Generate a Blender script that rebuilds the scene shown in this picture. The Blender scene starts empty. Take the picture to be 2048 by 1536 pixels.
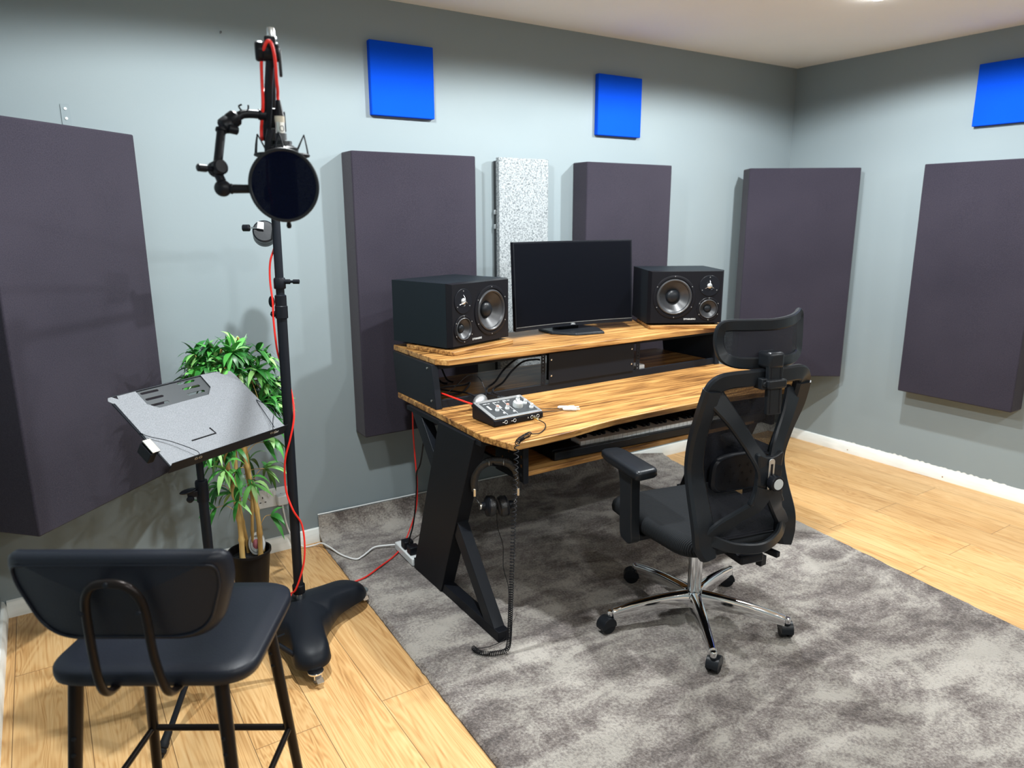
import bpy, bmesh, math, random
from mathutils import Vector, Matrix, noise as mnoise
random.seed(7)
PI = math.pi
SC = bpy.context.scene
COL = SC.collection

# ------------------------------------------------------------------ camera
def make_camera():
    f, yaw, pit, rol = 1440.41, 0.575558, 0.229267, -0.003488
    loc = Vector((-4.2173, -3.1430, 1.4912))
    fw = Vector((math.sin(yaw)*math.cos(pit), math.cos(yaw)*math.cos(pit), -math.sin(pit)))
    r0 = Vector((math.cos(yaw), -math.sin(yaw), 0)); u0 = r0.cross(fw)
    r = r0*math.cos(rol)+u0*math.sin(rol); u = -r0*math.sin(rol)+u0*math.cos(rol)
    cam = bpy.data.cameras.new('camera'); o = bpy.data.objects.new('camera', cam); COL.objects.link(o)
    m = Matrix.Identity(4)
    for i in range(3):
        m[i][0] = r[i]; m[i][1] = u[i]; m[i][2] = -fw[i]; m[i][3] = loc[i]
    o.matrix_world = m
    cam.sensor_width = 36; cam.lens = f/2048*36; cam.clip_start = 0.05
    cam.dof.use_dof = True; cam.dof.focus_distance = 2.5; cam.dof.aperture_fstop = 3.2
    SC.camera = o
make_camera()

# ------------------------------------------------------------------ world, exposure, lamps
SC.view_settings.view_transform = 'Standard'; SC.view_settings.look = 'None'
SC.view_settings.gamma = 1; SC.view_settings.exposure = 0.0
w = bpy.data.worlds.new('world'); SC.world = w; w.use_nodes = True
w.node_tree.nodes['Background'].inputs[0].default_value = (0.75, 0.85, 1, 1)
w.node_tree.nodes['Background'].inputs[1].default_value = 0.02
LIGHTS = [(-3.55,-1.18,54),(-2.17,-1.18,52),(-1.08,-1.18,52),
          (-3.6,-3.35,24),(-2.2,-3.35,24),(-1.08,-3.35,24),
          (-3.6,-5.5,8),(-2.2,-5.5,8),(-1.08,-5.5,8)]
for (x, y, e) in LIGHTS:
    l = bpy.data.lights.new('downlight_lamp', 'SPOT'); l.energy = e*3.1; l.color = (0.94, 0.985, 1.0)
    l.spot_size = math.radians(167); l.spot_blend = 0.20; l.shadow_soft_size = 0.035
    o = bpy.data.objects.new('downlight_lamp', l); COL.objects.link(o); o.location = (x, y, 2.372)

# ------------------------------------------------------------------ materials
def nt(name):
    m = bpy.data.materials.new(name); m.use_nodes = True
    t = m.node_tree; return m, t, t.nodes['Principled BSDF']
def N(t, kind, **kw):
    n = t.nodes.new(kind)
    for k, v in kw.items():
        if k.startswith('i_'):
            key = k[2:].replace('_', ' ')
            n.inputs[key].default_value = v
        else: setattr(n, k, v)
    return n
def ramp(t, fac, stops):
    r = t.nodes.new('ShaderNodeValToRGB'); t.links.new(fac, r.inputs[0])
    e = r.color_ramp.elements
    while len(e) < len(stops): e.new(0.5)
    for k, (p, c) in enumerate(stops):
        e[k].position = p; e[k].color = (*c, 1) if len(c) == 3 else c
    return r.outputs[0]
def mapped(t, scale=(1,1,1), coord='Object', rot=(0,0,0), loc=(0,0,0)):
    tc = t.nodes.new('ShaderNodeTexCoord'); mp = t.nodes.new('ShaderNodeMapping')
    mp.inputs['Scale'].default_value = scale; mp.inputs['Rotation'].default_value = rot; mp.inputs['Location'].default_value = loc
    t.links.new(tc.outputs[coord], mp.inputs[0]); return mp.outputs[0]
def bump(t, b, h, strength=0.3, dist=0.01):
    n = t.nodes.new('ShaderNodeBump'); n.inputs['Strength'].default_value = strength; n.inputs['Distance'].default_value = dist
    t.links.new(h, n.inputs['Height']); t.links.new(n.outputs[0], b.inputs['Normal'])
def simple(name, col, rough=0.5, metal=0, bs=0, bscale=200, var=0.0, spec=0.5, coat=0):
    m, t, b = nt(name)
    b.inputs['Base Color'].default_value = (*col, 1); b.inputs['Roughness'].default_value = rough
    b.inputs['Metallic'].default_value = metal; b.inputs['Specular IOR Level'].default_value = spec
    b.inputs['Coat Weight'].default_value = coat
    v = mapped(t)
    n = N(t, 'ShaderNodeTexNoise', i_Scale=bscale, i_Detail=3.0); t.links.new(v, n.inputs['Vector'])
    if bs: bump(t, b, n.outputs[0], bs, 0.002)
    if var:
        c = ramp(t, n.outputs[0], [(0.3, tuple(x*(1-var) for x in col)), (0.7, tuple(min(1, x*(1+var)) for x in col))])
        t.links.new(c, b.inputs['Base Color'])
    return m
def fabric(name, c1, c2, scale, bs=0.4, rough=0.95, sheen=0.0):
    m, t, b = nt(name); v = mapped(t)
    n = N(t, 'ShaderNodeTexNoise', i_Scale=scale, i_Detail=4.0, i_Roughness=0.7); t.links.new(v, n.inputs['Vector'])
    n2 = N(t, 'ShaderNodeTexNoise', i_Scale=2.2, i_Detail=2.0); t.links.new(v, n2.inputs['Vector'])
    mx = N(t, 'ShaderNodeMath', operation='MULTIPLY_ADD'); t.links.new(n2.outputs[0], mx.inputs[0]); mx.inputs[1].default_value = 0.5
    t.links.new(n.outputs[0], mx.inputs[2])
    t.links.new(ramp(t, mx.outputs[0], [(0.5, c1), (0.95, c2)]), b.inputs['Base Color'])
    b.inputs['Roughness'].default_value = rough; b.inputs['Specular IOR Level'].default_value = 0.15
    b.inputs['Sheen Weight'].default_value = sheen
    bump(t, b, n.outputs[0], bs, 0.002)
    return m
def see_through(name, col, alpha, rough=0.8, spec=0.3):
    m, t, b = nt(name); b.inputs['Specular IOR Level'].default_value = spec
    b.inputs['Base Color'].default_value = (*col, 1); b.inputs['Roughness'].default_value = rough
    v = mapped(t, (1, 1, 1)); n = N(t, 'ShaderNodeTexNoise', i_Scale=600.0); t.links.new(v, n.inputs['Vector'])
    c = ramp(t, n.outputs[0], [(0.35, (alpha-0.08,)*3), (0.65, (min(1, alpha+0.08),)*3)])
    t.links.new(c, b.inputs['Alpha']); return m

def wall_mat():
    m, t, b = nt('wall_paint'); v = mapped(t)
    n = N(t, 'ShaderNodeTexNoise', i_Scale=1.3, i_Detail=3.0); t.links.new(v, n.inputs['Vector'])
    t.links.new(ramp(t, n.outputs[0], [(0.3, (0.222, 0.266, 0.284)), (0.7, (0.240, 0.284, 0.298))]), b.inputs['Base Color'])
    n2 = N(t, 'ShaderNodeTexNoise', i_Scale=160.0, i_Detail=2.0); t.links.new(v, n2.inputs['Vector'])
    bump(t, b, n2.outputs[0], 0.12, 0.001); b.inputs['Roughness'].default_value = 0.75; b.inputs['Specular IOR Level'].default_value = 0.25
    return m
def floor_mat():
    m, t, b = nt('oak_laminate')
    # planks run along y: brick texture rotated so its rows run along y
    v = mapped(t, (1, 1, 1), rot=(0, 0, -PI/2), loc=(0, 0.027, 0))
    br = N(t, 'ShaderNodeTexBrick', offset=0.37, offset_frequency=2)
    for k, x in dict(Scale=1.0, **{'Mortar Size': 0.0012, 'Mortar Smooth': 0.1, 'Bias': 0.0, 'Brick Width': 1.25, 'Row Height': 0.195}).items():
        br.inputs[k].default_value = x
    br.inputs['Color1'].default_value = (0, 0, 0, 1); br.inputs['Color2'].default_value = (1, 1, 1, 1); br.inputs['Mortar'].default_value = (0.5, 0.5, 0.5, 1)
    t.links.new(v, br.inputs['Vector'])
    # grain coordinates shifted per plank
    tc = t.nodes.new('ShaderNodeTexCoord')
    sh = N(t, 'ShaderNodeVectorMath', operation='MULTIPLY_ADD'); t.links.new(br.outputs['Color'], sh.inputs[0])
    sh.inputs[1].default_value = (3.1, 7.7, 0); t.links.new(tc.outputs['Object'], sh.inputs[2])
    mp = t.nodes.new('ShaderNodeMapping'); mp.inputs['Scale'].default_value = (8, 0.75, 1); t.links.new(sh.outputs[0], mp.inputs[0])
    n1 = N(t, 'ShaderNodeTexNoise', i_Scale=1.0, i_Detail=3.0, i_Distortion=0.6); t.links.new(mp.outputs[0], n1.inputs['Vector'])
    wv = N(t, 'ShaderNodeMath', operation='MULTIPLY'); t.links.new(n1.outputs[0], wv.inputs[0]); wv.inputs[1].default_value = 190.0
    sn = N(t, 'ShaderNodeMath', operation='SINE'); t.links.new(wv.outputs[0], sn.inputs[0])
    rings = N(t, 'ShaderNodeMapRange'); t.links.new(sn.outputs[0], rings.inputs[0]); rings.inputs[1].default_value = -1; rings.inputs[2].default_value = 1
    mp2 = t.nodes.new('ShaderNodeMapping'); mp2.inputs['Scale'].default_value = (150, 3.2, 1); t.links.new(sh.outputs[0], mp2.inputs[0])
    n2 = N(t, 'ShaderNodeTexNoise', i_Scale=1.0, i_Detail=4.0); t.links.new(mp2.outputs[0], n2.inputs['Vector'])
    mp3 = t.nodes.new('ShaderNodeMapping'); mp3.inputs['Scale'].default_value = (7, 1.6, 1); t.links.new(sh.outputs[0], mp3.inputs[0])
    n3 = N(t, 'ShaderNodeTexNoise', i_Scale=1.0, i_Detail=2.0); t.links.new(mp3.outputs[0], n3.inputs['Vector'])
    a = N(t, 'ShaderNodeMath', operation='MULTIPLY_ADD'); t.links.new(rings.outputs[0], a.inputs[0]); a.inputs[1].default_value = 0.13
    bb = N(t, 'ShaderNodeMath', operation='MULTIPLY_ADD'); t.links.new(n2.outputs[0], bb.inputs[0]); bb.inputs[1].default_value = 0.55
    c3 = N(t, 'ShaderNodeMath', operation='MULTIPLY'); t.links.new(n3.outputs[0], c3.inputs[0]); c3.inputs[1].default_value = 0.45
    t.links.new(c3.outputs[0], bb.inputs[2]); t.links.new(bb.outputs[0], a.inputs[2])
    col = ramp(t, a.outputs[0], [(0.30, (0.27, 0.125, 0.04)), (0.45, (0.53, 0.290, 0.108)), (0.60, (0.66, 0.405, 0.175)), (0.80, (0.72, 0.485, 0.235))])
    hv = t.nodes.new('ShaderNodeHueSaturation'); t.links.new(col, hv.inputs['Color'])
    vr = N(t, 'ShaderNodeMapRange'); t.links.new(br.outputs['Color'], vr.inputs[0]); vr.inputs[3].default_value = 0.9; vr.inputs[4].default_value = 1.08
    t.links.new(vr.outputs[0], hv.inputs['Value'])
    mx = N(t, 'ShaderNodeMix', data_type='RGBA'); t.links.new(br.outputs['Fac'], mx.inputs[0]); t.links.new(hv.outputs[0], mx.inputs[6]); mx.inputs[7].default_value = (0.22, 0.12, 0.05, 1)
    t.links.new(mx.outputs[2], b.inputs['Base Color'])
    b.inputs['Roughness'].default_value = 0.42; b.inputs['Specular IOR Level'].default_value = 0.4
    bump(t, b, a.outputs[0], 0.06, 0.001)
    return m
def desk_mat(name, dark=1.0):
    m, t, b = nt(name)
    v = mapped(t, (1.8, 30, 30)); n1 = N(t, 'ShaderNodeTexNoise', i_Scale=1.0, i_Detail=5.0, i_Distortion=1.2, i_Roughness=0.6); t.links.new(v, n1.inputs['Vector'])
    v2 = mapped(t, (5, 130, 130)); n2 = N(t, 'ShaderNodeTexNoise', i_Scale=1.0, i_Detail=3.0); t.links.new(v2, n2.inputs['Vector'])
    v3 = mapped(t, (3, 6, 6), loc=(3, 1, 2)); n3 = N(t, 'ShaderNodeTexNoise', i_Scale=1.0, i_Detail=3.0, i_Distortion=0.8); t.links.new(v3, n3.inputs['Vector'])
    a = N(t, 'ShaderNodeMath', operation='MULTIPLY_ADD'); t.links.new(n2.outputs[0], a.inputs[0]); a.inputs[1].default_value = 0.35
    c3 = N(t, 'ShaderNodeMath', operation='MULTIPLY_ADD'); t.links.new(n3.outputs[0], c3.inputs[0]); c3.inputs[1].default_value = 0.24
    h1 = N(t, 'ShaderNodeMath', operation='MULTIPLY'); t.links.new(n1.outputs[0], h1.inputs[0]); h1.inputs[1].default_value = 0.60
    t.links.new(h1.outputs[0], c3.inputs[2]); t.links.new(c3.outputs[0], a.inputs[2])
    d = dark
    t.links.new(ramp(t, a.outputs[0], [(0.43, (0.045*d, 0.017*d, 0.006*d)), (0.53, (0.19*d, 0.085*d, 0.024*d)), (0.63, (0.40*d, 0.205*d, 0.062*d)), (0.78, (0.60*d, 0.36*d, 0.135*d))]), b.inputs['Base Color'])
    b.inputs['Roughness'].default_value = 0.38; b.inputs['Specular IOR Level'].default_value = 0.4
    bump(t, b, n2.outputs[0], 0.08, 0.001)
    return m
def rug_mat():
    m, t, b = nt('rug_pile')
    v = mapped(t, (1, 1, 1))
    n1 = N(t, 'ShaderNodeTexNoise', i_Scale=2.8, i_Detail=7.0, i_Roughness=0.68, i_Distortion=1.6); t.links.new(v, n1.inputs['Vector'])
    v4 = mapped(t, (1.2, 3.2, 1), rot=(0, 0, 0.5)); n4 = N(t, 'ShaderNodeTexNoise', i_Scale=3.0, i_Detail=4.0, i_Distortion=0.8); t.links.new(v4, n4.inputs['Vector'])
    n2 = N(t, 'ShaderNodeTexNoise', i_Scale=110.0, i_Detail=4.0, i_Roughness=0.75); t.links.new(v, n2.inputs['Vector'])
    a = N(t, 'ShaderNodeMath', operation='MULTIPLY_ADD'); t.links.new(n2.outputs[0], a.inputs[0]); a.inputs[1].default_value = 0.38
    s = N(t, 'ShaderNodeMath', operation='MULTIPLY_ADD'); t.links.new(n1.outputs[0], s.inputs[0]); s.inputs[1].default_value = 0.45
    h = N(t, 'ShaderNodeMath', operation='MULTIPLY'); t.links.new(n4.outputs[0], h.inputs[0]); h.inputs[1].default_value = 0.38
    t.links.new(h.outputs[0], s.inputs[2]); t.links.new(s.outputs[0], a.inputs[2])
    t.links.new(ramp(t, a.outputs[0], [(0.45, (0.052, 0.038, 0.034)), (0.53, (0.15, 0.118, 0.105)), (0.59, (0.29, 0.248, 0.222)), (0.68, (0.58, 0.53, 0.47))]), b.inputs['Base Color'])
    b.inputs['Roughness'].default_value = 1.0; b.inputs['Specular IOR Level'].default_value = 0.05
    b.inputs['Sheen Weight'].default_value = 0.25; b.inputs['Sheen Roughness'].default_value = 0.5
    bump(t, b, n2.outputs[0], 1.0, 0.02)
    return m
def leaf_mat():
    m, t, b = nt('leaf')
    g = t.nodes.new('ShaderNodeNewGeometry')
    t.links.new(ramp(t, g.outputs['Random Per Island'], [(0.0, (0.008, 0.07, 0.012)), (0.4, (0.030, 0.20, 0.030)), (0.75, (0.10, 0.40, 0.07)), (1.0, (0.30, 0.52, 0.18))]), b.inputs['Base Color'])
    b.inputs['Roughness'].default_value = 0.4; b.inputs['Specular IOR Level'].default_value = 0.5
    return m
def bamboo_mat():
    m, t, b = nt('bamboo'); v = mapped(t, (30, 30, 6)); n = N(t, 'ShaderNodeTexNoise', i_Scale=1.0, i_Detail=4.0); t.links.new(v, n.inputs['Vector'])
    t.links.new(ramp(t, n.outputs[0], [(0.3, (0.30, 0.16, 0.04)), (0.6, (0.58, 0.38, 0.13)), (0.8, (0.66, 0.47, 0.2))]), b.inputs['Base Color'])
    b.inputs['Roughness'].default_value = 0.5; return m
def felt_mat():
    m, t, b = nt('grey_felt'); v = mapped(t)
    n = N(t, 'ShaderNodeTexNoise', i_Scale=130.0, i_Detail=3.0, i_Roughness=0.8); t.links.new(v, n.inputs['Vector'])
    t.links.new(ramp(t, n.outputs[0], [(0.38, (0.085, 0.10, 0.11)), (0.48, (0.27, 0.295, 0.305)), (0.62, (0.38, 0.405, 0.415))]), b.inputs['Base Color'])
    b.inputs['Roughness'].default_value = 0.95; bump(t, b, n.outputs[0], 0.3, 0.002); return m
def seat_mat():
    m, t, b = nt('ribbed_seat_mesh')
    v = mapped(t, (1, 1, 1)); wv = N(t, 'ShaderNodeTexWave', i_Scale=55.0, i_Distortion=0.2); wv.bands_direction = 'Y'; t.links.new(v, wv.inputs['Vector'])
    t.links.new(ramp(t, wv.outputs[1], [(0.2, (0.003, 0.004, 0.005)), (0.8, (0.014, 0.016, 0.019))]), b.inputs['Base Color'])
    b.inputs['Roughness'].default_value = 0.75; b.inputs['Specular IOR Level'].default_value = 0.15; bump(t, b, wv.outputs[1], 0.5, 0.002); return m
def paint_edge_mat():
    m, t, b = nt('skirting_gloss'); v = mapped(t, (9, 9, 60)); n = N(t, 'ShaderNodeTexNoise', i_Scale=1.0, i_Detail=5.0); t.links.new(v, n.inputs['Vector'])
    t.links.new(ramp(t, n.outputs[0], [(0.25, (0.72, 0.75, 0.72)), (0.6, (0.82, 0.84, 0.81))]), b.inputs['Base Color'])
    b.inputs['Roughness'].default_value = 0.35; return m
def emis(name, col, s):
    m, t, b = nt(name); b.inputs['Base Color'].default_value = (0.9, 0.9, 0.9, 1)
    b.inputs['Emission Color'].default_value = (*col, 1); b.inputs['Emission Strength'].default_value = s; return m
M = dict(
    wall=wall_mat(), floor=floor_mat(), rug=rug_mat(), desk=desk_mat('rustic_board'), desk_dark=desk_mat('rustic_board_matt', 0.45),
    ceil=simple('ceiling_paint', (0.94, 0.925, 0.885), 0.9, var=0.01, bscale=3),
    skirt=paint_edge_mat(), leaf=leaf_mat(), bamboo=bamboo_mat(), felt=felt_mat(), seat=seat_mat(),
    panel=fabric('panel_cloth', (0.018, 0.016, 0.025), (0.036, 0.031, 0.044), 260.0, 0.35, sheen=0.1),
    blue=fabric('blue_cloth', (0.0, 0.050, 0.50), (0.0, 0.070, 0.62), 300.0, 0.3),
    steel=simple('black_steel', (0.008, 0.010, 0.014), 0.42, bs=0.08, bscale=700, spec=0.16),
    steel2=simple('black_powder_coat', (0.006, 0.007, 0.010), 0.5, bs=0.15, bscale=500, spec=0.16),
    plastic=simple('black_plastic', (0.006, 0.007, 0.010), 0.38, bs=0.1, bscale=600, spec=0.16),
    plastic2=simple('satin_black_plastic', (0.010, 0.012, 0.015), 0.33, bs=0.12, bscale=500, spec=0.24),
    vinyl=simple('black_vinyl', (0.007, 0.009, 0.015), 0.42, bs=0.2, bscale=350, spec=0.24),
    cab=simple('speaker_cabinet', (0.008, 0.012, 0.016), 0.48, bs=0.12, bscale=500, spec=0.16),
    baffle=simple('speaker_baffle', (0.007, 0.007, 0.009), 0.30, bs=0.02, spec=0.16),
    cone=simple('speaker_cone', (0.024, 0.025, 0.028), 0.36, bs=0.03),
    rubber=simple('rubber', (0.008, 0.009, 0.011), 0.5, spec=0.16),
    tyre=simple('grey_tyre', (0.25, 0.25, 0.26), 0.6),
    chrome=simple('chrome', (0.82, 0.83, 0.84), 0.07, 1.0),
    nickel=simple('nickel', (0.62, 0.60, 0.55), 0.28, 1.0),
    alu=simple('brushed_alloy', (0.55, 0.57, 0.58), 0.35, 0.85),
    greymetal=simple('speckled_grey_metal', (0.15, 0.158, 0.17), 0.5, 0.3, bs=0.6, bscale=450, var=0.3),
    darkmetal=simple('dark_grey_metal', (0.055, 0.060, 0.064), 0.45, 0.5, bs=0.1, bscale=600),
    white=simple('white_plastic', (0.72, 0.75, 0.76), 0.3), whitec=simple('white_cable', (0.78, 0.80, 0.80), 0.45),
    red=simple('red_cable', (0.75, 0.022, 0.014), 0.4), cable=simple('black_cable', (0.010, 0.010, 0.012), 0.42, spec=0.16),
    screen=simple('screen_glass', (0.0015, 0.002, 0.004), 0.35, spec=0.10),
    knob=simple('grey_knob', (0.45, 0.48, 0.48), 0.45), redcap=simple('pale_red_cap', (0.62, 0.22, 0.17), 0.4),
    print=simple('white_print', (0.7, 0.72, 0.72), 0.5), ivory=simple('ivory_keys', (0.78, 0.79, 0.78), 0.3),
    tape=simple('paper_tape', (0.55, 0.50, 0.40), 0.7), soil=simple('potting', (0.008, 0.008, 0.009), 0.8, bs=0.5, bscale=80),
    pot=simple('black_pot', (0.010, 0.009, 0.009), 0.45, bs=0.05, spec=0.16), pink=simple('pink_lens', (0.52, 0.16, 0.20), 0.15, spec=0.7),
    bronze=simple('dark_bronze_tube', (0.014, 0.011, 0.010), 0.30, 0.5, spec=0.16),
    mesh=see_through('back_mesh', (0.008, 0.009, 0.014), 0.86), popmesh=see_through('pop_filter_cloth', (0.0012, 0.0025, 0.010), 0.95, 1.0, 0.06),
    leather=simple('earpad_leatherette', (0.010, 0.010, 0.011), 0.35, bs=0.9, bscale=120), teal=simple('teal_tag', (0.10, 0.42, 0.50), 0.4),
    glow=emis('lamp_lens', (0.97, 0.99, 1.0), 120.0), brass=simple('gold_plug', (0.75, 0.55, 0.22), 0.25, 1.0),
    stain=simple('fixing_screw', (0.30, 0.14, 0.05), 0.6),
)

# ------------------------------------------------------------------ helpers
def newbm(): return bmesh.new()
def add_box(bm, c, s, rot=None):
    r = bmesh.ops.create_cube(bm, size=1.0)
    m = Matrix.Translation(Vector(c)) @ (rot.to_4x4() if rot else Matrix.Identity(4)) @ Matrix.Diagonal((*s, 1))
    bmesh.ops.transform(bm, matrix=m, verts=r['verts']); return r['verts']
def frame_of(d):
    d = Vector(d).normalized(); a = Vector((0, 0, 1)) if abs(d.z) < 0.9 else Vector((1, 0, 0))
    x = a.cross(d).normalized(); y = d.cross(x); return x, y, d
def add_tube(bm, pts, r, seg=12, closed=False, flat=1.0):
    pts = [Vector(p) for p in pts]; n = len(pts); rings = []
    rr = r if isinstance(r, (list, tuple)) else [r]*n
    prev = None
    for i, p in enumerate(pts):
        if closed: d = pts[(i+1) % n]-pts[i-1]
        else: d = pts[min(i+1, n-1)]-pts[max(i-1, 0)]
        if d.length < 1e-9: d = Vector((0, 0, 1))
        d.normalize()
        if prev is None: x, y, _ = frame_of(d)
        else:
            x = prev-d*prev.dot(d)
            if x.length < 1e-6: x, y, _ = frame_of(d)
            x.normalize(); y = d.cross(x)
        prev = x
        rings.append([bm.verts.new(p+(x*math.cos(2*PI*k/seg)+y*math.sin(2*PI*k/seg)*flat)*rr[i]) for k in range(seg)])
    m = n if closed else n-1
    for i in range(m):
        a, b = rings[i], rings[(i+1) % n]
        off = 0
        if closed and i == n-1:
            off = min(range(seg), key=lambda o: (a[0].co-b[o].co).length)
        for k in range(seg):
            bm.faces.new((a[k], a[(k+1) % seg], b[(k+1+off) % seg], b[(k+off) % seg]))
    if not closed:
        bm.faces.new(list(reversed(rings[0]))); bm.faces.new(rings[-1])
def smooth_path(pts, n=8, closed=False):
    P = [Vector(p) for p in pts]; out = []; L = len(P)
    segs = L if closed else L-1
    for i in range(segs):
        p0 = P[i-1] if (i > 0 or closed) else P[0]; p1 = P[i]; p2 = P[(i+1) % L]; p3 = P[(i+2) % L] if (i+2 < L or closed) else P[-1]
        for k in range(n):
            t = k/n
            out.append(0.5*((2*p1)+(-p0+p2)*t+(2*p0-5*p1+4*p2-p3)*t*t+(-p0+3*p1-3*p2+p3)*t**3))
    if not closed: out.append(P[-1])
    return out
def add_lathe(bm, prof, c=(0,0,0), axis=(0,0,1), seg=32, cap=True):
    x, y, z = frame_of(axis); c = Vector(c); rings = []
    for (r, h) in prof:
        if r < 1e-6: rings.append([bm.verts.new(c+z*h)])
        else: rings.append([bm.verts.new(c+z*h+(x*math.cos(2*PI*k/seg)+y*math.sin(2*PI*k/seg))*r) for k in range(seg)])
    for a, b in zip(rings[:-1], rings[1:]):
        for k in range(seg):
            k2 = (k+1) % seg
            if len(a) == 1 and len(b) == 1: continue
            if len(a) == 1: bm.faces.new((a[0], b[k2], b[k]))
            elif len(b) == 1: bm.faces.new((a[k], a[k2], b[0]))
            else: bm.faces.new((a[k], a[k2], b[k2], b[k]))
    if cap:
        if len(rings[0]) > 1: bm.faces.new(list(reversed(rings[0])))
        if len(rings[-1]) > 1: bm.faces.new(rings[-1])
def add_cyl(bm, a, b, r, seg=20, r2=None):
    a, b = Vector(a), Vector(b); add_lathe(bm, [(r, 0), (r if r2 is None else r2, (b-a).length)], a, b-a, seg)
def add_prism(bm, poly, fn0, fn1):
    """poly: 2D outline; fn0/fn1 map 2D point -> 3D for the two faces"""
    a = [bm.verts.new(fn0(*p)) for p in poly]; b = [bm.verts.new(fn1(*p)) for p in poly]
    bm.faces.new(list(reversed(a))); bm.faces.new(b); n = len(poly)
    for i in range(n): bm.faces.new((a[i], a[(i+1) % n], b[(i+1) % n], b[i]))
def rounded_rect(w, h, r, n=6):
    pts = []
    for (cx, cy, a0) in ((w/2-r, h/2-r, 0), (-w/2+r, h/2-r, PI/2), (-w/2+r, -h/2+r, PI), (w/2-r, -h/2+r, 1.5*PI)):
        for k in range(n+1):
            a = a0+PI/2*k/n; pts.append((cx+r*math.cos(a), cy+r*math.sin(a)))
    return pts
def round_poly(poly, r, n=5):
    out = []; L = len(poly)
    for i in range(L):
        p = Vector(poly[i]); a = Vector(poly[i-1])-p; b = Vector(poly[(i+1) % L])-p
        rr = min(r, a.length*0.45, b.length*0.45); pa = p+a.normalized()*rr; pb = p+b.normalized()*rr
        for k in range(n+1):
            t = k/n; q = pa*(1-t)**2+p*2*t*(1-t)+pb*t*t; out.append((q.x, q.y))
    return out
def obj(name, bm, mat, parent=None, bev=0, seg=2, smooth=True, angle=35, subsurf=0, world=False):
    bmesh.ops.recalc_face_normals(bm, faces=bm.faces)
    if world and parent is not None:
        bmesh.ops.transform(bm, matrix=parent.matrix_basis.inverted(), verts=bm.verts)
    me = bpy.data.meshes.new(name); bm.to_mesh(me); bm.free()
    mats = mat if isinstance(mat, (list, tuple)) else [mat]
    for mm in mats: me.materials.append(mm)
    if smooth:
        for p in me.polygons: p.use_smooth = True
        me.set_sharp_from_angle(angle=math.radians(angle))
    o = bpy.data.objects.new(name, me); COL.objects.link(o)
    if parent is not None: o.parent = parent
    if bev:
        b = o.modifiers.new('bevel', 'BEVEL'); b.width = bev; b.segments = seg; b.limit_method = 'ANGLE'; b.angle_limit = math.radians(40); b.harden_normals = False
    if subsurf:
        s = o.modifiers.new('sub', 'SUBSURF'); s.levels = subsurf; s.render_levels = subsurf
    return o
def tag(o, label=None, cat=None, group=None, kind=None):
    if label: o['label'] = label
    if cat: o['category'] = cat
    if group: o['group'] = group
    if kind: o['kind'] = kind
    return o
def thing(name, label, cat, loc=(0,0,0), rz=0, group=None, rot=None):
    o = bpy.data.objects.new(name, None); COL.objects.link(o); o.empty_display_size = 0.05
    o.location = loc; o.rotation_euler = rot if rot else (0, 0, rz)
    return tag(o, label, cat, group)
def box_obj(name, c, s, mat, parent=None, bev=0.002, rot=None, world=False, seg=2):
    bm = newbm(); add_box(bm, c, s, rot); return obj(name, bm, mat, parent, bev, seg, world=world)
def tube_obj(name, pts, r, mat, parent=None, n=8, seg=10, world=False, smooth=True, closed=False):
    bm = newbm(); add_tube(bm, smooth_path(pts, n, closed) if smooth else pts, r, seg, closed); return obj(name, bm, mat, parent, world=world)
def text_obj(name, txt, size, mtx, mat, parent, depth=0.0003, spacing=1.0, shear=0.0):
    cu = bpy.data.curves.new(name, 'FONT'); cu.body = txt; cu.size = size; cu.extrude = depth
    cu.align_x = 'CENTER'; cu.align_y = 'CENTER'; cu.space_character = spacing; cu.shear = shear
    tmp = bpy.data.objects.new(name+'_src', cu); COL.objects.link(tmp)
    dg = bpy.context.evaluated_depsgraph_get(); me = bpy.data.meshes.new_from_object(tmp.evaluated_get(dg))
    COL.objects.unlink(tmp); bpy.data.objects.remove(tmp)
    me.materials.clear(); me.materials.append(mat); me.transform(mtx); me.name = name
    o = bpy.data.objects.new(name, me); COL.objects.link(o); o.parent = parent; return o
def R3(ax, ang): return Matrix.Rotation(ang, 3, ax)

# ------------------------------------------------------------------ room shell
H = 2.4; XL = -4.5; YF = -6.6
def struct(name, bm, mat, bev=0): return tag(obj(name, bm, mat, None, bev), kind='structure')
bm = newbm(); add_box(bm, (XL/2, YF/2, -0.05), (-XL+0.2, -YF+0.2, 0.1)); struct('floor', bm, M['floor'])
bm = newbm(); add_box(bm, (XL/2, YF/2, H+0.05), (-XL+0.2, -YF+0.2, 0.1)); struct('ceiling', bm, M['ceil'])
bm = newbm(); add_box(bm, (XL/2, 0.05, H/2), (-XL+0.2, 0.1, H)); struct('wall_back', bm, M['wall'])
bm = newbm(); add_box(bm, (0.05, YF/2, H/2), (0.1, -YF, H)); struct('wall_right', bm, M['wall'])
bm = newbm(); add_box(bm, (XL-0.05, YF/2, H/2), (0.1, -YF, H)); struct('wall_left', bm, M['wall'])
bm = newbm(); add_box(bm, (XL/2, YF-0.05, H/2), (-XL+0.2, 0.1, H)); struct('wall_front', bm, M['wall'])
def skirting(name, a, b, inward):
    a, b, n = Vector(a), Vector(b), Vector(inward)
    prof = [(0, 0), (0.016, 0), (0.016, 0.048), (0.011, 0.056), (0.010, 0.062), (0.003, 0.067), (0, 0.067)]
    bm = newbm(); add_prism(bm, prof, lambda u, v: a+n*u+Vector((0, 0, v)), lambda u, v: b+n*u+Vector((0, 0, v)))
    return struct(name, bm, M['skirt'])
skirting('baseboard_back', (XL+0.016, 0, 0), (-0.016, 0, 0), (0, -1, 0))
sk = skirting('baseboard_right', (0, 0, 0), (0, YF, 0), (-1, 0, 0))
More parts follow.
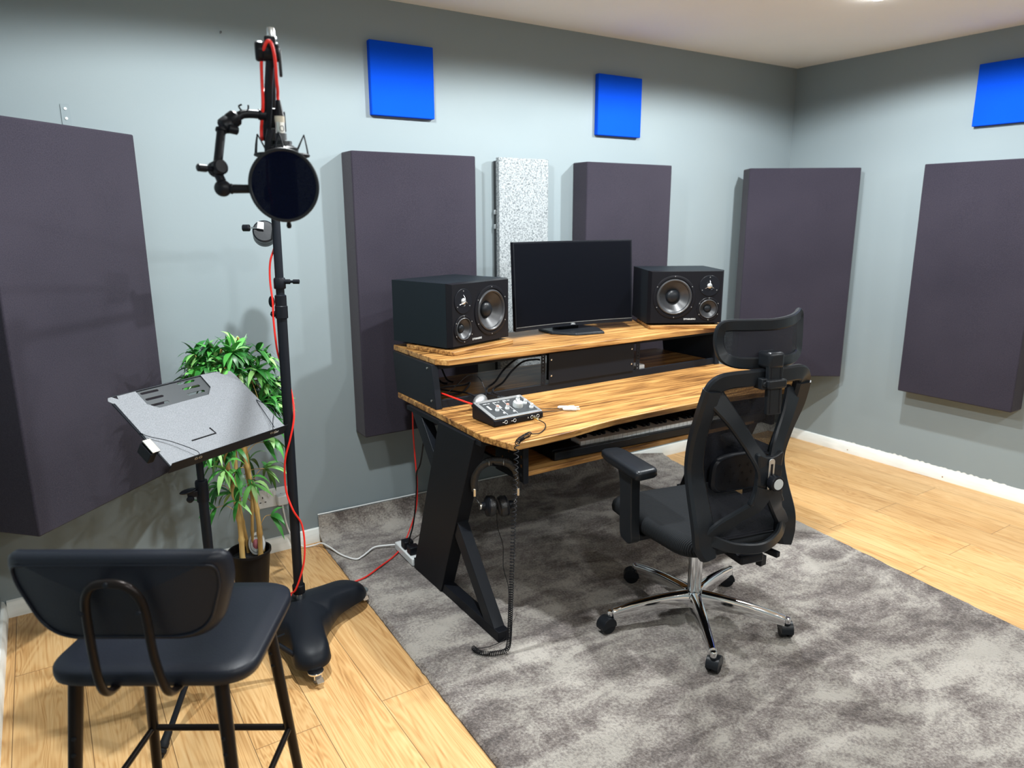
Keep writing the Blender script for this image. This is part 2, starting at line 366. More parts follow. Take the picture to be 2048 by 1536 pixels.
skirting('baseboard_left', (XL, 0, 0), (XL, YF, 0), (1, 0, 0))
for (y,) in ((-0.62,), (-1.21,), (-0.1,), (-1.9,)):
    bm = newbm(); add_cyl(bm, (-0.015, y, 0.022), (-0.0165, y, 0.022), 0.004, 10); obj('fixing_hole', bm, M['stain'], sk)
# ragged white paint line above the right skirting
bm = newbm()
ys = [(-0.55-1.1*i/160) for i in range(161)]
lo = [bm.verts.new((-0.0012, y, 0.064)) for y in ys]; hi = []
for i, y in enumerate(ys):
    env = math.sin(PI*i/160)**0.5; h = 0.006+0.011*env*abs(mnoise.noise(Vector((y*30, 1, 0))))*2.2
    hi.append(bm.verts.new((-0.0012, y, 0.064+h)))
for i in range(160): bm.faces.new((lo[i], lo[i+1], hi[i+1], hi[i]))
obj('paint_smear', bm, M['skirt'], sk)
# ceiling lights
for k, (x, y, e) in enumerate(LIGHTS):
    spot = ['above the plant', 'above the desk', 'above the back right corner', 'over the middle of the left wall', 'in the middle of the ceiling', 'over the middle of the right wall',
            'in the ceiling at the front left', 'in the ceiling at the front centre', 'in the ceiling at the front right'][k]
    t = thing('ceiling_light', 'round white recessed downlight '+spot, 'ceiling light', (x, y, H), group=None)
    bm = newbm(); add_lathe(bm, [(0.046, 0), (0.046, -0.004), (0.034, -0.006), (0.034, -0.001)], seg=36, cap=False); obj('bezel', bm, M['white'], t)
    bm = newbm(); add_lathe(bm, [(0.033, -0.001), (0.031, -0.010), (0.020, -0.018), (0, -0.021)], seg=28, cap=False); obj('lens', bm, M['glow'], t)

# ------------------------------------------------------------------ rug (its back edge climbs the skirting)
def rug():
    bm = newbm(); NX, NY = 150, 190; TH = 0.016
    prof = []                                        # (y, z) from the raised edge to the front
    prof += [(-0.020, 0.132), (-0.019, 0.12), (-0.020, 0.10), (-0.022, 0.08), (-0.026, 0.06), (-0.036, 0.042), (-0.055, 0.026), (-0.08, 0.019), (-0.11, TH)]
    y = -0.11
    while y > -4.2: y -= 0.024; prof.append((y, TH))
    rows = []
    for (y, z) in prof:
        row = []
        tt = -y
        x0 = -3.272-0.034*tt; x1 = -1.05-0.145*tt
        for i in range(NX+1):
            s = i/NX; x = x0+(x1-x0)*s
            zz = z
            if z > TH:
                k = 1-0.30*s-0.62*max(0, (s-0.72)/0.28)**1.5; zz = TH+(z-TH)*max(0.03, k)
            e = min(s, 1-s)*NX
            wob = 0.0035*mnoise.noise(Vector((x*25, y*25, 0)))+0.0025*mnoise.noise(Vector((x*70, y*70, 3)))
            if e < 1: zz -= 0.010 if z <= TH else 0; wob *= 0.3; x += 0.004*mnoise.noise(Vector((y*40, s, 5)))
            row.append(bm.verts.new((x, y-(abs(wob) if z > TH+0.01 else 0), zz+(wob if z <= TH+0.01 else 0))))
        rows.append(row)
    for a, b in zip(rows[:-1], rows[1:]):
        for i in range(NX): bm.faces.new((a[i], a[i+1], b[i+1], b[i]))
    # underside skirt down to the floor along the sides
    for i in (0, NX):
        low = [bm.verts.new((r[i].co.x, r[i].co.y, max(0.0005, r[i].co.z-0.012))) for r in rows]
        for k in range(len(rows)-1): bm.faces.new((rows[k][i], rows[k+1][i], low[k+1], low[k]))
    pts = [v.co+Vector((0, 0.006, 0.003)) for v in rows[0]][::3]
    o = obj('rug', bm, M['rug']); o['label'] = 'mottled grey shaggy rug under the desk, its back edge riding up the wall'; o['category'] = 'rug'
    # kept as a part: the woven backing that shows at the rim
    tube_obj('bound_edge', pts[:40], 0.003, M['whitec'], o, n=1, seg=6)
rug()

# ------------------------------------------------------------------ acoustic panels
def blue_tile(label, c, horiz):
    t = thing('acoustic_tile', label, 'acoustic panel', c, group='square blue acoustic tiles')
    s = (0.305, 0.03, 0.305) if horiz else (0.03, 0.305, 0.305)
    box_obj('padded_face', (0, -0.015, 0) if horiz else (-0.015, 0, 0), s, M['blue'], t, 0.004, seg=3)
blue_tile('square blue fabric tile high on the wall above the big panel left of the desk', (-2.765, 0, 2.075), True)
blue_tile('square blue fabric tile high on the wall above the monitor', (-1.50, 0, 2.06), True)
blue_tile('square blue fabric tile on the right wall, cut by the picture edge', (0, -1.27, 2.09), False)
def dark_panel(name, label, c, rz, w, h, d, sag=0.0, dl=None):
    """c = bottom centre of the front face; the face looks along local -y"""
    t = thing(name, label, 'acoustic panel', c, rz, group='dark upholstered acoustic panels')
    bm = newbm(); nx, nz = 10, 18
    front = [[bm.verts.new((-w/2+w*i/nx, 0.0015*mnoise.noise(Vector((i*0.4, j*0.3, w*9))), h*j/nz - sag*math.sin(PI*i/nx)*(1-2*j/nz))) for i in range(nx+1)] for j in range(nz+1)]
    back = [[bm.verts.new((-w/2+w*i/nx, d if dl is None else dl+(d-dl)*i/nx, h*j/nz)) for i in range(nx+1)] for j in range(nz+1)]
    for j in range(nz):
        for i in range(nx):
            bm.faces.new((front[j][i], front[j][i+1], front[j+1][i+1], front[j+1][i])); bm.faces.new((back[j][i+1], back[j][i], back[j+1][i], back[j+1][i+1]))
    for j in range(nz):
        bm.faces.new((front[j][0], front[j+1][0], back[j+1][0], back[j][0])); bm.faces.new((front[j+1][nx], front[j][nx], back[j][nx], back[j+1][nx]))
    for i in range(nx):
        bm.faces.new((front[0][i+1], front[0][i], back[0][i], back[0][i+1])); bm.faces.new((front[nz][i], front[nz][i+1], back[nz][i+1], back[nz][i]))
    obj('cloth_cover', bm, M['panel'], t, 0.006, 3)
    return t
dark_panel('bass_panel', 'large dark charcoal fabric panel on the back wall left of the grey felt panel', (-2.756, -0.12, 0.50), 0, 0.605, 1.262, 0.119)
dark_panel('bass_panel', 'dark charcoal fabric panel on the back wall behind the monitor', (-1.488, -0.12, 0.50), 0, 0.605, 1.262, 0.119)
dark_panel('bass_panel', 'dark charcoal fabric panel set across the far right room corner', (-0.343, -0.369, 0.50), math.radians(-36), 0.65, 1.262, 0.055, dl=0.14)
dark_panel('bass_panel', 'dark charcoal fabric panel on the right wall under the blue tile', (-0.12, -1.245, 0.495), math.radians(-90), 0.595, 1.262, 0.119)
t = dark_panel('bass_panel', 'big dark charcoal fabric panel set across the left room corner', (-4.097, -0.31, 0.495), math.radians(44), 0.635, 1.288, 0.098, dl=0.20)
t = thing('felt_panel', 'narrow light grey speckled felt panel between two dark panels', 'acoustic panel', (-2.14, 0, 0.44))
box_obj('felt_board', (0, -0.045, 0.664), (0.295, 0.03, 1.328), M['felt'], t, 0.003)
box_obj('frame', (-0.005, -0.015, 0.664), (0.275, 0.03, 1.30), M['darkmetal'], t, 0.001)
for z in (1.07, 1.00): box_obj('clip', (-0.150, -0.022, z), (0.008, 0.012, 0.022), M['alu'], t, 0.001)
# wall bracket with two screws
t = thing('wall_bracket', 'small flat grey metal bracket on the wall above the left corner panel', 'bracket', (-4.068, 0, 1.80))
bm = newbm(); add_prism(bm, round_poly([(-0.015, 0.0), (0.015, 0.0), (0.015, 0.085), (-0.015, 0.085)], 0.005), lambda u, v: Vector((u, -0.003, v)), lambda u, v: Vector((u, 0, v)))
obj('strap', bm, M['wall'], t, 0.0005)
for z in (0.068, 0.035):
    bm = newbm(); add_cyl(bm, (0, -0.0029, z), (0, -0.0055, z), 0.005, 12); obj('screw', bm, M['alu'], t)

t = thing('wall_nail', 'tiny dark nail in the wall left of the microphone boom top', 'nail', (-3.515, 0, 2.185))
bm = newbm(); add_cyl(bm, (0, 0, 0), (0, -0.006, 0.001), 0.0022, 10); obj('shank', bm, M['darkmetal'], t); bm = newbm(); add_cyl(bm, (0, -0.006, 0.001), (0, -0.0075, 0.001), 0.0042, 12); obj('head', bm, M['darkmetal'], t)
# ------------------------------------------------------------------ socket, plug, white lead
t = thing('wall_socket', 'white double wall socket low on the back wall behind the plant', 'socket', (-3.472, 0, 0.262))
bm = newbm(); add_prism(bm, rounded_rect(0.146, 0.086, 0.006), lambda u, v: Vector((u, 0, v)), lambda u, v: Vector((u, -0.009, v)))
obj('face_plate', bm, M['white'], t, 0.002)
for x in (-0.013, 0.013):
    box_obj('switch', (x, -0.0105, 0.022), (0.014, 0.006, 0.024), M['white'], t, 0.0015)
for cx in (-0.04, 0.04):
    bm = newbm(); add_box(bm, (cx, -0.009, 0.008), (0.004, 0.0012, 0.010)); add_box(bm, (cx-0.011, -0.009, -0.014), (0.008, 0.0012, 0.004)); add_box(bm, (cx+0.011, -0.009, -0.014), (0.008, 0.0012, 0.004))
    obj('pin_holes', bm, M['cable'], t)
t = thing('power_lead', 'white power lead with plug running from the wall socket across the rug edge', 'power cable', (-3.432, -0.0095, 0.252))
box_obj('plug', (0, -0.018, 0), (0.046, 0.036, 0.046), M['white'], t, 0.006, seg=3)
tube_obj('lead', [(-3.432, -0.028, 0.232), (-3.43, -0.032, 0.19), (-3.42, -0.034, 0.12), (-3.40, -0.04, 0.06), (-3.36, -0.05, 0.012), (-3.31, -0.06, 0.010), (-3.285, -0.085, 0.022),
        (-3.270, -0.15, 0.026), (-3.250, -0.25, 0.024), (-3.213, -0.322, 0.022), (-3.18, -0.318, 0.024), (-3.15, -0.30, 0.026), (-3.10, -0.27, 0.028), (-3.04, -0.29, 0.03), (-3.00, -0.32, 0.034), (-3.000, -0.345, 0.036)], 0.0036, M['whitec'], t, world=True)
# power strip behind the desk leg
t = thing('power_strip', 'white power strip with black plugs lying behind the left desk leg', 'power strip', (-3.000, -0.440, 0.018), math.radians(88))
box_obj('strip_body', (0.02, 0, 0.018), (0.20, 0.055, 0.036), M['white'], t, 0.005)
for k, x in enumerate((-0.03, 0.035)):
    box_obj('black_plug', (x, 0, 0.055), (0.045, 0.045, 0.036), M['plastic'], t, 0.005)

# ------------------------------------------------------------------ potted bamboo plant
def plant():
    cx, cy = -3.655, -0.345
    t = thing('potted_bamboo', 'leafy artificial bamboo plant with thick canes in a black pot', 'plant', (cx, cy, 0))
    bm = newbm(); add_lathe(bm, [(0.055, 0), (0.058, 0.002), (0.078, 0.185), (0.083, 0.187), (0.083, 0.197), (0.077, 0.197), (0.072, 0.165), (0.0, 0.165)], seg=40, cap=False)
    obj('pot', bm, M['pot'], t)
    bm = newbm(); add_lathe(bm, [(0.073, 0.166), (0.04, 0.172), (0, 0.174)], seg=24, cap=False); obj('soil', bm, M['soil'], t)
    rng = random.Random(11)
    canes = [((-0.034, -0.045), (-0.062, -0.01), 0.74, 0.0105), ((0.035, -0.050), (0.010, 0.02), 0.78, 0.0095), ((-0.005, 0.03), (-0.030, 0.03), 0.86, 0.008),
             ((0.05, 0.015), (0.005, 0.05), 0.80, 0.0085), ((0.02, 0.0), (0.03, 0.01), 0.90, 0.006)]
    nodes = []
    for (bx, by), (tx, ty), hh, r in canes:
        bm = newbm(); pts = []; rr = []
        n = 60; step = 0.075+rng.random()*0.03
        for i in range(n+1):
            z = 0.17+(hh-0.02)*i/n; s = i/n
            x = bx+(tx-bx)*s+0.006*math.sin(z*13+bx*90); y = by+(ty-by)*s+0.005*math.cos(z*11)
            ph = (z/step) % 1
            bul = 1.28 if ph < 0.10 or ph > 0.94 else 1.0
            pts.append((x, y, z)); rr.append(r*bul*(1-0.25*s))
        add_tube(bm, pts, rr, 10); obj('cane', bm, M['bamboo'], t)
        nodes.append(pts)
    lf = newbm(); tw = newbm()
    def leaf(p, d, L, W, droop):
        d = d.normalized(); side = d.cross(Vector((0, 0, 1)))
        if side.length < 0.1: side = Vector((1, 0, 0))
        side.normalize(); up = side.cross(d)
        n = 6; A = []; q = Vector(p)
        dd = d.copy(); roll = rng.uniform(-0.7, 0.7); sd = side*math.cos(roll)+up*math.sin(roll)
        for i in range(n+1):
            s = i/n; ww = W*math.sin(PI*min(1, 0.12+0.88*s)**0.85)*0.5 if i < n else 0.0004
            fold = up*(-0.15*ww)
            A.append((lf.verts.new(q-sd*ww+fold), lf.verts.new(q), lf.verts.new(q+sd*ww+fold)))
            dd = (dd+Vector((0, 0, -droop*L*2.2))*(1/n)*2.2).normalized(); q = q+dd*(L/n)
        for a, b in zip(A[:-1], A[1:]):
            lf.faces.new((a[0], a[1], b[1], b[0])); lf.faces.new((a[1], a[2], b[2], b[1]))
    def cluster(p, out, n, L):
        for k in range(n):
            a = 2*PI*k/n+rng.uniform(-0.4, 0.4)
            x, y, z = frame_of(out); sp = rng.uniform(0.45, 1.25)
            d = z*math.cos(sp)+(x*math.cos(a)+y*math.sin(a))*math.sin(sp)
            leaf(p, d, L*rng.uniform(0.7, 1.15), 0.0195*rng.uniform(0.8, 1.3), rng.uniform(2.2, 5.5))
    # crown
    def twig(a, b, r=0.0014):
        m_ = (Vector(a)+Vector(b))/2+Vector((0, 0, 0.02)); add_tube(tw, smooth_path([a, m_, b], 4), r, 5)
    for k in range(84):
        a = rng.uniform(0, 2*PI); rad = 0.135*math.sqrt(rng.random()); z = 0.78+0.225*rng.random()
        ccx, ccy = -0.005, 0.03
        if rng.random() < 0.22: a = rng.uniform(-1.2, 0.4); rad = 0.155; z = rng.uniform(0.74, 0.86)
        shrink = 1.0-max(0, z-0.92)*2.4
        p = Vector((ccx+rad*math.cos(a)*1.1*shrink, ccy+rad*math.sin(a)*0.75*shrink, z))
        base = rng.choice(nodes)[rng.randint(42, 58)]; twig(base, p)
        out = Vector((math.cos(a)*0.8, math.sin(a)*0.8, 0.75)); cluster(p, out, rng.randint(7, 10), 0.088)
    for k in range(30):
        a = rng.uniform(0, 2*PI); z = rng.uniform(0.42, 0.78); rad = rng.uniform(0.06, 0.125)
        c = rng.choice(nodes); base = min(c, key=lambda q: abs(q[2]-(z-0.04)))
        p = Vector((base[0]+rad*math.cos(a), base[1]+rad*math.sin(a)*0.8, z)); twig(base, p)
        cluster(p, Vector((math.cos(a), math.sin(a), 0.35)), rng.randint(5, 7), 0.105)
    for (px_, py_, z) in ((-0.11, 0.0, 0.40), (0.09, -0.02, 0.33), (-0.08, 0.05, 0.47), (0.10, 0.03, 0.62)):
        base = min(nodes[1 if px_ > 0 else 0], key=lambda q: abs(q[2]-z+0.03)); twig(base, (px_, py_, z))
        cluster(Vector((px_, py_, z)), Vector((px_*6, py_*4, 0.1)), 6, 0.105)
    tmp = bpy.data.meshes.new('tmp'); tw.to_mesh(tmp); tw.free(); lf.faces.ensure_lookup_table(); n0 = len(lf.faces); lf.from_mesh(tmp); lf.faces.ensure_lookup_table()
    for f_ in lf.faces[n0:]: f_.material_index = 1
    o = obj('foliage', lf, [M['leaf'], M['bamboo']], t, angle=180)
    # leaves must stay in front of the wall
    return t
plant()
# white oval gadget with pink lens standing in the pot
t = thing('air_freshener', 'white oval plastic gadget with pink lens standing in the plant pot', 'air freshener', (-3.630, -0.360, 0.172), rot=(math.radians(-14), 0, math.radians(-28)))
bm = newbm(); add_lathe(bm, [(0, 0.014), (0.030, 0.012), (0.035, 0.008), (0.036, 0.0), (0.034, -0.008), (0.0, -0.010)], (0, 0, 0), (0, -1, 0), 36, False)
bmesh.ops.transform(bm, matrix=Matrix.Translation((0, 0, 0.047)) @ Matrix.Diagonal((0.92, 1, 1.28, 1)), verts=bm.verts); obj('shell', bm, M['white'], t)
bm = newbm(); add_lathe(bm, [(0, 0.021), (0.009, 0.019), (0.015, 0.0145), (0.0165, 0.010)], (0, 0, 0), (0, -1, 0), 28, False)
bmesh.ops.transform(bm, matrix=Matrix.Translation((0, 0, 0.047)) @ Matrix.Diagonal((0.92, 1, 1.28, 1)), verts=bm.verts); obj('pink_lens', bm, M['pink'], t)
bm = newbm(); add_tube(bm, [(0.0255*0.92*math.cos(a), -0.0135, 0.047+0.0255*1.28*math.sin(a)) for a in [2*PI*k/40 for k in range(40)]], 0.0009, 6, True); obj('seam_ring', bm, M['darkmetal'], t)

# ------------------------------------------------------------------ desk
DT = 0.76                                            # desk top height
def desk():
    t = thing('studio_desk', 'studio desk with rustic wood top, raised shelf and black steel legs', 'desk', (-2.2, -0.8, 0))
    L = lambda x, y, z: Vector((x+2.2, y+0.8, z))
    top = [(-3.0, -0.37), (-3.02, -1.11), (-2.985, -1.25), (-2.86, -1.248), (-2.74, -1.240), (-2.62, -1.220), (-2.5, -1.207), (-2.35, -1.202), (-2.05, -1.202), (-1.9, -1.207), (-1.78, -1.220), (-1.66, -1.240), (-1.54, -1.248), (-1.415, -1.25), (-1.38, -1.11), (-1.4, -0.37)]
    bm = newbm(); add_prism(bm, top, lambda x, y: L(x, y, DT-0.024), lambda x, y: L(x, y, DT)); obj('desktop', bm, M['desk'], t, 0.003, 2)
    sh = [(-2.985, -0.31), (-2.985, -0.70), (-2.95, -0.742), (-1.45, -0.742), (-1.405, -0.70), (-1.405, -0.31)]
    bm = newbm(); add_prism(bm, sh, lambda x, y: L(x, y, 0.932), lambda x, y: L(x, y, 0.955)); obj('monitor_shelf', bm, M['desk'], t, 0.0025, 2)
    # lower shelf board behind the rail
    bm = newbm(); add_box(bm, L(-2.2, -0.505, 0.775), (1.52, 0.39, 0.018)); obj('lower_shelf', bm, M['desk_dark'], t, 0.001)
    # side panels (slanted front edge)
    for x in (-2.985, -1.415):
        poly = [(-0.725, DT), (-0.36, DT), (-0.33, 0.932), (-0.695, 0.932)]
        bm = newbm(); add_prism(bm, poly, lambda y, z: L(x-0.014, y, z), lambda y, z: L(x+0.014, y, z)); obj('side_panel', bm, M['steel'], t, 0.002)
    for x in (-3.0,):
        for (y, z) in ((-0.66, 0.915), (-0.69, 0.79)):
            bm = newbm(); add_cyl(bm, L(x+0.001, y, z), L(x-0.002, y, z), 0.0045, 12); obj('panel_screw', bm, M['nickel'], t)
    bm = newbm(); add_box(bm, L(-2.2, -0.706, 0.776), (1.54, 0.012, 0.032)); obj('lower_rail', bm, M['steel'], t, 0.001)
    bm = newbm(); add_box(bm, L(-2.2, -0.690, 0.922), (1.54, 0.012, 0.020)); obj('upper_rail', bm, M['steel'], t, 0.001)
    # rack bay posts with square holes
    def holed_plate(name, o, ux, uz, nx, nz, cw, ch, holes, th=0.002):
        bm = newbm(); o, ux, uz = Vector(o), Vector(ux).normalized(), Vector(uz).normalized()
        vs = [[bm.verts.new(o+ux*cw[i]+uz*ch[j]) for j in range(len(ch))] for i in range(len(cw))]
        for i in range(len(cw)-1):
            for j in range(len(ch)-1):
                if (i, j) in holes: continue
                bm.faces.new((vs[i][j], vs[i+1][j], vs[i+1][j+1], vs[i][j+1]))
        ob = obj(name, bm, M['steel'], t, smooth=False); s = ob.modifiers.new('th', 'SOLIDIFY'); s.thickness = th; s.offset = 0; return ob
    zs = [0.0]; z = 0.008
    while z < 0.125: zs += [z, z+0.006]; z += 0.0145
    zs.append(0.138)
    for x in (-2.482, -1.945):
        holed_plate('rack_post', L(x-0.011, -0.712, 0.79), (1, 0, 0), (0, 0, 1), 0, 0, [0, 0.0075, 0.0135, 0.022], zs, {(1, j) for j in range(1, len(zs)-1, 2)})
    # leg frames
    for sx, x in ((0, -3.02), (1, -1.395)):
        inn = 1 if sx == 0 else -1
        bm = newbm(); poly = [(-0.795, DT-0.026), (-1.065, DT-0.026), (-0.775, 0.018), (-0.525, 0.018)]
        add_prism(bm, poly, lambda y, z: L(x-0.006*inn, y, z), lambda y, z: L(x+0.050*inn, y, z)); obj('leg', bm, M['steel2'], t, 0.002)
        bm = newbm(); poly = [(-0.535, DT-0.026), (-0.62, DT-0.026), (-1.175, 0.055), (-1.105, 0.055)]
        add_prism(bm, poly, lambda y, z: L(x+0.0*inn, y, z), lambda y, z: L(x+0.045*inn, y, z)); obj('cross_brace', bm, M['steel'], t, 0.002)
        bm = newbm(); add_box(bm, L(x+0.022*inn, -0.86, 0.037), (0.045, 0.69, 0.040)); obj('foot_bar', bm, M['steel2'], t, 0.002)
        bm = newbm(); add_box(bm, L(x+0.022*inn, -0.80, DT-0.034), (0.045, 0.60, 0.018)); obj('top_bar', bm, M['steel2'], t, 0.001)
    # under-desk rack cheeks with round holes + keyboard tray
    def cheek(x, y0, y1, z0, z1):
        ys = [0.0]; y = 0.02
        while y < (y1-y0)-0.03: ys += [y, y+0.012]; y += 0.042
        ys.append(y1-y0); zz = [0.0]; z = 0.02
        while z < (z1-z0)-0.02: zz += [z, z+0.012]; z += 0.034
        zz.append(z1-z0)
        holes = {(i, j) for i in range(1, len(ys)-1, 2) for j in range(1, len(zz)-1, 2)}
        holed_plate('rack_cheek', L(x, y0, z0), (0, 1, 0), (0, 0, 1), 0, 0, ys, zz, holes)
    cheek(-2.90, -0.90, -0.60, 0.60, 0.735); cheek(-2.856, -1.13, -0.93, 0.556, 0.735)
    bm = newbm(); add_tube(bm, [L(-2.857, -1.02, 0.612), L(-2.925, -1.045, 0.612), L(-2.945, -1.052, 0.622)], 0.003, 8); obj('headphone_hook', bm, M['steel'], t)
    bm = newbm(); add_box(bm, L(-2.858, -1.135, 0.648), (0.022, 0.006, 0.178)); obj('cheek_flange', bm, M['steel'], t, 0.001)
    bm = newbm(); add_box(bm, L(-1.50, -1.05, 0.648), (0.022, 0.18, 0.178)); obj('tray_bracket', bm, M['steel'], t, 0.001)
    for x in (-2.843, -1.53):
        bm = newbm(); add_box(bm, L(x, -0.94, 0.575), (0.014, 0.30, 0.03)); obj('tray_slide', bm, M['plastic'], t, 0.001)
    bm = newbm(); add_prism(bm, [(-2.832, -0.70), (-2.832, -1.06), (-2.82, -1.085), (-1.56, -1.085), (-1.545, -1.06), (-1.545, -0.70)], lambda x, y: L(x, y, 0.562), lambda x, y: L(x, y, 0.580)); obj('keyboard_tray', bm, M['desk'], t, 0.002)
    bm = newbm(); add_box(bm, L(-2.2, -0.66, 0.64), (1.36, 0.004, 0.19)); obj('modesty_panel', bm, M['steel'], t, 0)
    return t
desk()
t = thing('rack_blank', 'black blanking panel screwed into the rack bay under the shelf', 'rack panel', (-2.2135, -0.714, 0.858))
box_obj('face_plate', (0, 0.0, 0), (0.482, 0.003, 0.132), M['steel'], t, 0.001)
bm = newbm(); add_box(bm, (0, 0.028, 0.0), (0.43, 0.05, 0.12)); obj('case', bm, M['steel'], t)
for x in (-0.228, 0.228):
    for z in (-0.032, 0.038):
        bm = newbm(); add_lathe(bm, [(0.0042, 0), (0.0042, 0.001), (0.002, 0.003), (0, 0.003)], (x, -0.0015, z), (0, -1, 0), 14, False); obj('screw', bm, M['chrome'], t)
t = thing('white_adapter', 'small white box on the lower shelf right of the rack panel', 'box', (-1.905, -0.66, 0.784))
box_obj('adapter_body', (0, 0, 0.012), (0.055, 0.06, 0.022), M['white'], t, 0.004)

# speaker platforms + speakers
def platform(label, c, rz):
    t = thing('speaker_platform', label, 'wooden board', c, rz)
    bm = newbm(); add_prism(bm, round_poly([(-0.19, -0.005), (0.19, -0.005), (0.185, 0.28), (-0.185, 0.28)], 0.02), lambda u, v: Vector((u, v, 0)), lambda u, v: Vector((u, v, 0.016)))
    obj('board', bm, M['desk'], t, 0.002)
    bm = newbm(); add_box(bm, (0, 0.15, 0.019), (0.30, 0.20, 0.006)); obj('foam_pad', bm, M['soil'], t)
def speaker(label, c, rz, mirror):
    """origin = bottom front left corner of the cabinet; front looks along local -y"""
    W, Hh, D = 0.37, 0.255, 0.335
    t = thing('studio_speaker', label, 'speaker', c, rz, group='black studio speakers on the desk shelf')
    bm = newbm(); fb = [bm.verts.new((x, 0.022, z)) for x, z in ((0, 0), (W, 0), (W, Hh), (0, Hh))]; rb = [bm.verts.new((x, D, z)) for x, z in ((0, 0), (W, 0), (W, Hh), (0, Hh))]
    bm.faces.new(rb)
    for i in range(4): bm.faces.new((fb[i], fb[(i+1) % 4], rb[(i+1) % 4], rb[i]))
    obj('cabinet', bm, M['cab'], t, 0)
    bm = newbm(); c0 = 0.013
    # front baffle with chamfered sides (wider behind, narrower in front)
    b0 = [(0, 0), (W, 0), (W, Hh), (0, Hh)]; f0 = [(c0, 0.004), (W-c0, 0.004), (W-c0, Hh-0.004), (c0, Hh-0.004)]
    bk = [bm.verts.new((x, 0.0215, z)) for x, z in b0]; fr = [bm.verts.new((x, 0, z)) for x, z in f0]
    fx = (lambda x: W-x) if mirror else (lambda x: x)
    for i in range(4): bm.faces.new((bk[i], bk[(i+1) % 4], fr[(i+1) % 4], fr[i]))
    es = [bm.edges.get((fr[i], fr[(i+1) % 4])) for i in range(4)]
    for (hx, hz, hr) in ((0.245, 0.130, 0.0855), (0.075, 0.071, 0.0455)):
        vs = [bm.verts.new((fx(hx)+hr*math.cos(2*PI*k/48), 0, hz+hr*math.sin(2*PI*k/48))) for k in range(48)]
        es += [bm.edges.new((vs[k], vs[(k+1) % 48])) for k in range(48)]
    bmesh.ops.triangle_fill(bm, use_beauty=True, use_dissolve=True, edges=es)
    obj('baffle', bm, M['baffle'], t, 0)
    Y = -0.0004
    def driver(name, x, z, r, kind):
        cc = (fx(x), Y, z)
        if kind == 'cone':
            bm = newbm(); add_lathe(bm, [(r*1.20, 0), (r*1.20, 0.003), (r*1.17, 0.004), (r*1.05, 0.004), (r*1.01, -0.004)], cc, (0, -1, 0), 48, False); ring = obj(name+'_frame', bm, M['baffle'], t)
            bm = newbm(); add_lathe(bm, [(r*1.02, -0.002), (r*0.98, 0.005), (r*0.93, 0.0065), (r*0.87, 0.003), (r*0.84, -0.004)], cc, (0, -1, 0), 48, False); obj('surround', bm, M['cone'], ring)
            bm = newbm(); add_lathe(bm, [(r*0.85, -0.003), (r*0.62, -0.020*r/0.09), (r*0.34, -0.036*r/0.09)], cc, (0, -1, 0), 48, False); 
            # shallow dish: moved forward of the baffle so that nothing cuts it
            bmesh.ops.transform(bm, matrix=Matrix.Translation((0, -0.0005, 0)), verts=bm.verts); obj('cone', bm, M['cone'], ring)
            bm = newbm(); add_lathe(bm, [(r*0.40, -0.034*r/0.09), (r*0.385, -0.026*r/0.09), (r*0.30, -0.018*r/0.09), (r*0.15, -0.013*r/0.09), (0, -0.012*r/0.09)], cc, (0, -1, 0), 36, False); obj('dust_cap', bm, M['plastic2'], ring)
            bm = newbm()
            for k in range(6):
                a = 2*PI*k/6+PI/6*0; add_lathe(bm, [(0.0022, 0), (0.0022, 0.0012), (0, 0.0015)], (cc[0]+r*1.14*math.sin(a), Y-0.0038, cc[2]+r*1.14*math.cos(a)), (0, -1, 0), 8, False)
            obj('bolts', bm, M['alu'], ring)
        else:
            bm = newbm(); add_lathe(bm, [(r, 0), (r, 0.002), (r*0.98, 0.0028), (r*0.42, 0.0028), (r*0.36, 0.0002), (0, 0.0002)], cc, (0, -1, 0), 40, False); ring = obj('tweeter_plate', bm, M['plastic'], t)
            bm = newbm(); add_lathe(bm, [(r*0.26, 0.0006), (r*0.24, 0.005), (r*0.15, 0.009), (0, 0.0105)], cc, (0, -1, 0), 28, False); obj('dome', bm, M['alu'], ring)
            bm = newbm()
            for a in (0, 2*PI/3, 4*PI/3):
                e = Vector((cc[0]+r*0.5*math.sin(a), Y-0.003, cc[2]+r*0.5*math.cos(a))); add_tube(bm, smooth_path([e, (cc[0]+r*0.25*math.sin(a), Y-0.012, cc[2]+r*0.25*math.cos(a)), (cc[0], Y-0.014, cc[2])], 4), 0.0011, 6)
            obj('phase_bars', bm, M['alu'], ring)
            bm = newbm()
            for a in (0, 2*PI/3, 4*PI/3): add_lathe(bm, [(0.0022, 0), (0.0022, 0.0012), (0, 0.0015)], (cc[0]+r*0.82*math.sin(a), Y-0.0026, cc[2]+r*0.82*math.cos(a)), (0, -1, 0), 8, False)
            obj('bolts', bm, M['alu'], ring)
    # cut an opening in the baffle for the cones: discs sunk by a boolean-free recess (dark cup)
    driver('woofer', 0.245, 0.130, 0.086, 'cone'); driver('midrange', 0.075, 0.071, 0.046, 'cone'); driver('tweeter', 0.075, 0.182, 0.050, 'dome')
    lx = fx(0.155); text_obj('logo', 'DYNAUDIO', 0.011, Matrix.Translation((lx if not mirror else fx(0.165), -0.0008, 0.022)) @ Matrix.Rotation(PI/2, 4, 'X'), M['print'], t)
    return t
speaker('black studio speaker on a wooden board at the left end of the shelf', (-2.891, -0.655, 0.979), math.radians(17.6), False)
speaker('black studio speaker on a wooden board right of the monitor', (-1.783, -0.598, 0.979), math.radians(-29.5), True)
platform('short wooden board under the left studio speaker', (-2.72, -0.63, 0.956), math.radians(17.6))
platform('short wooden board under the right studio speaker', (-1.617, -0.700, 0.956), math.radians(-29.5))

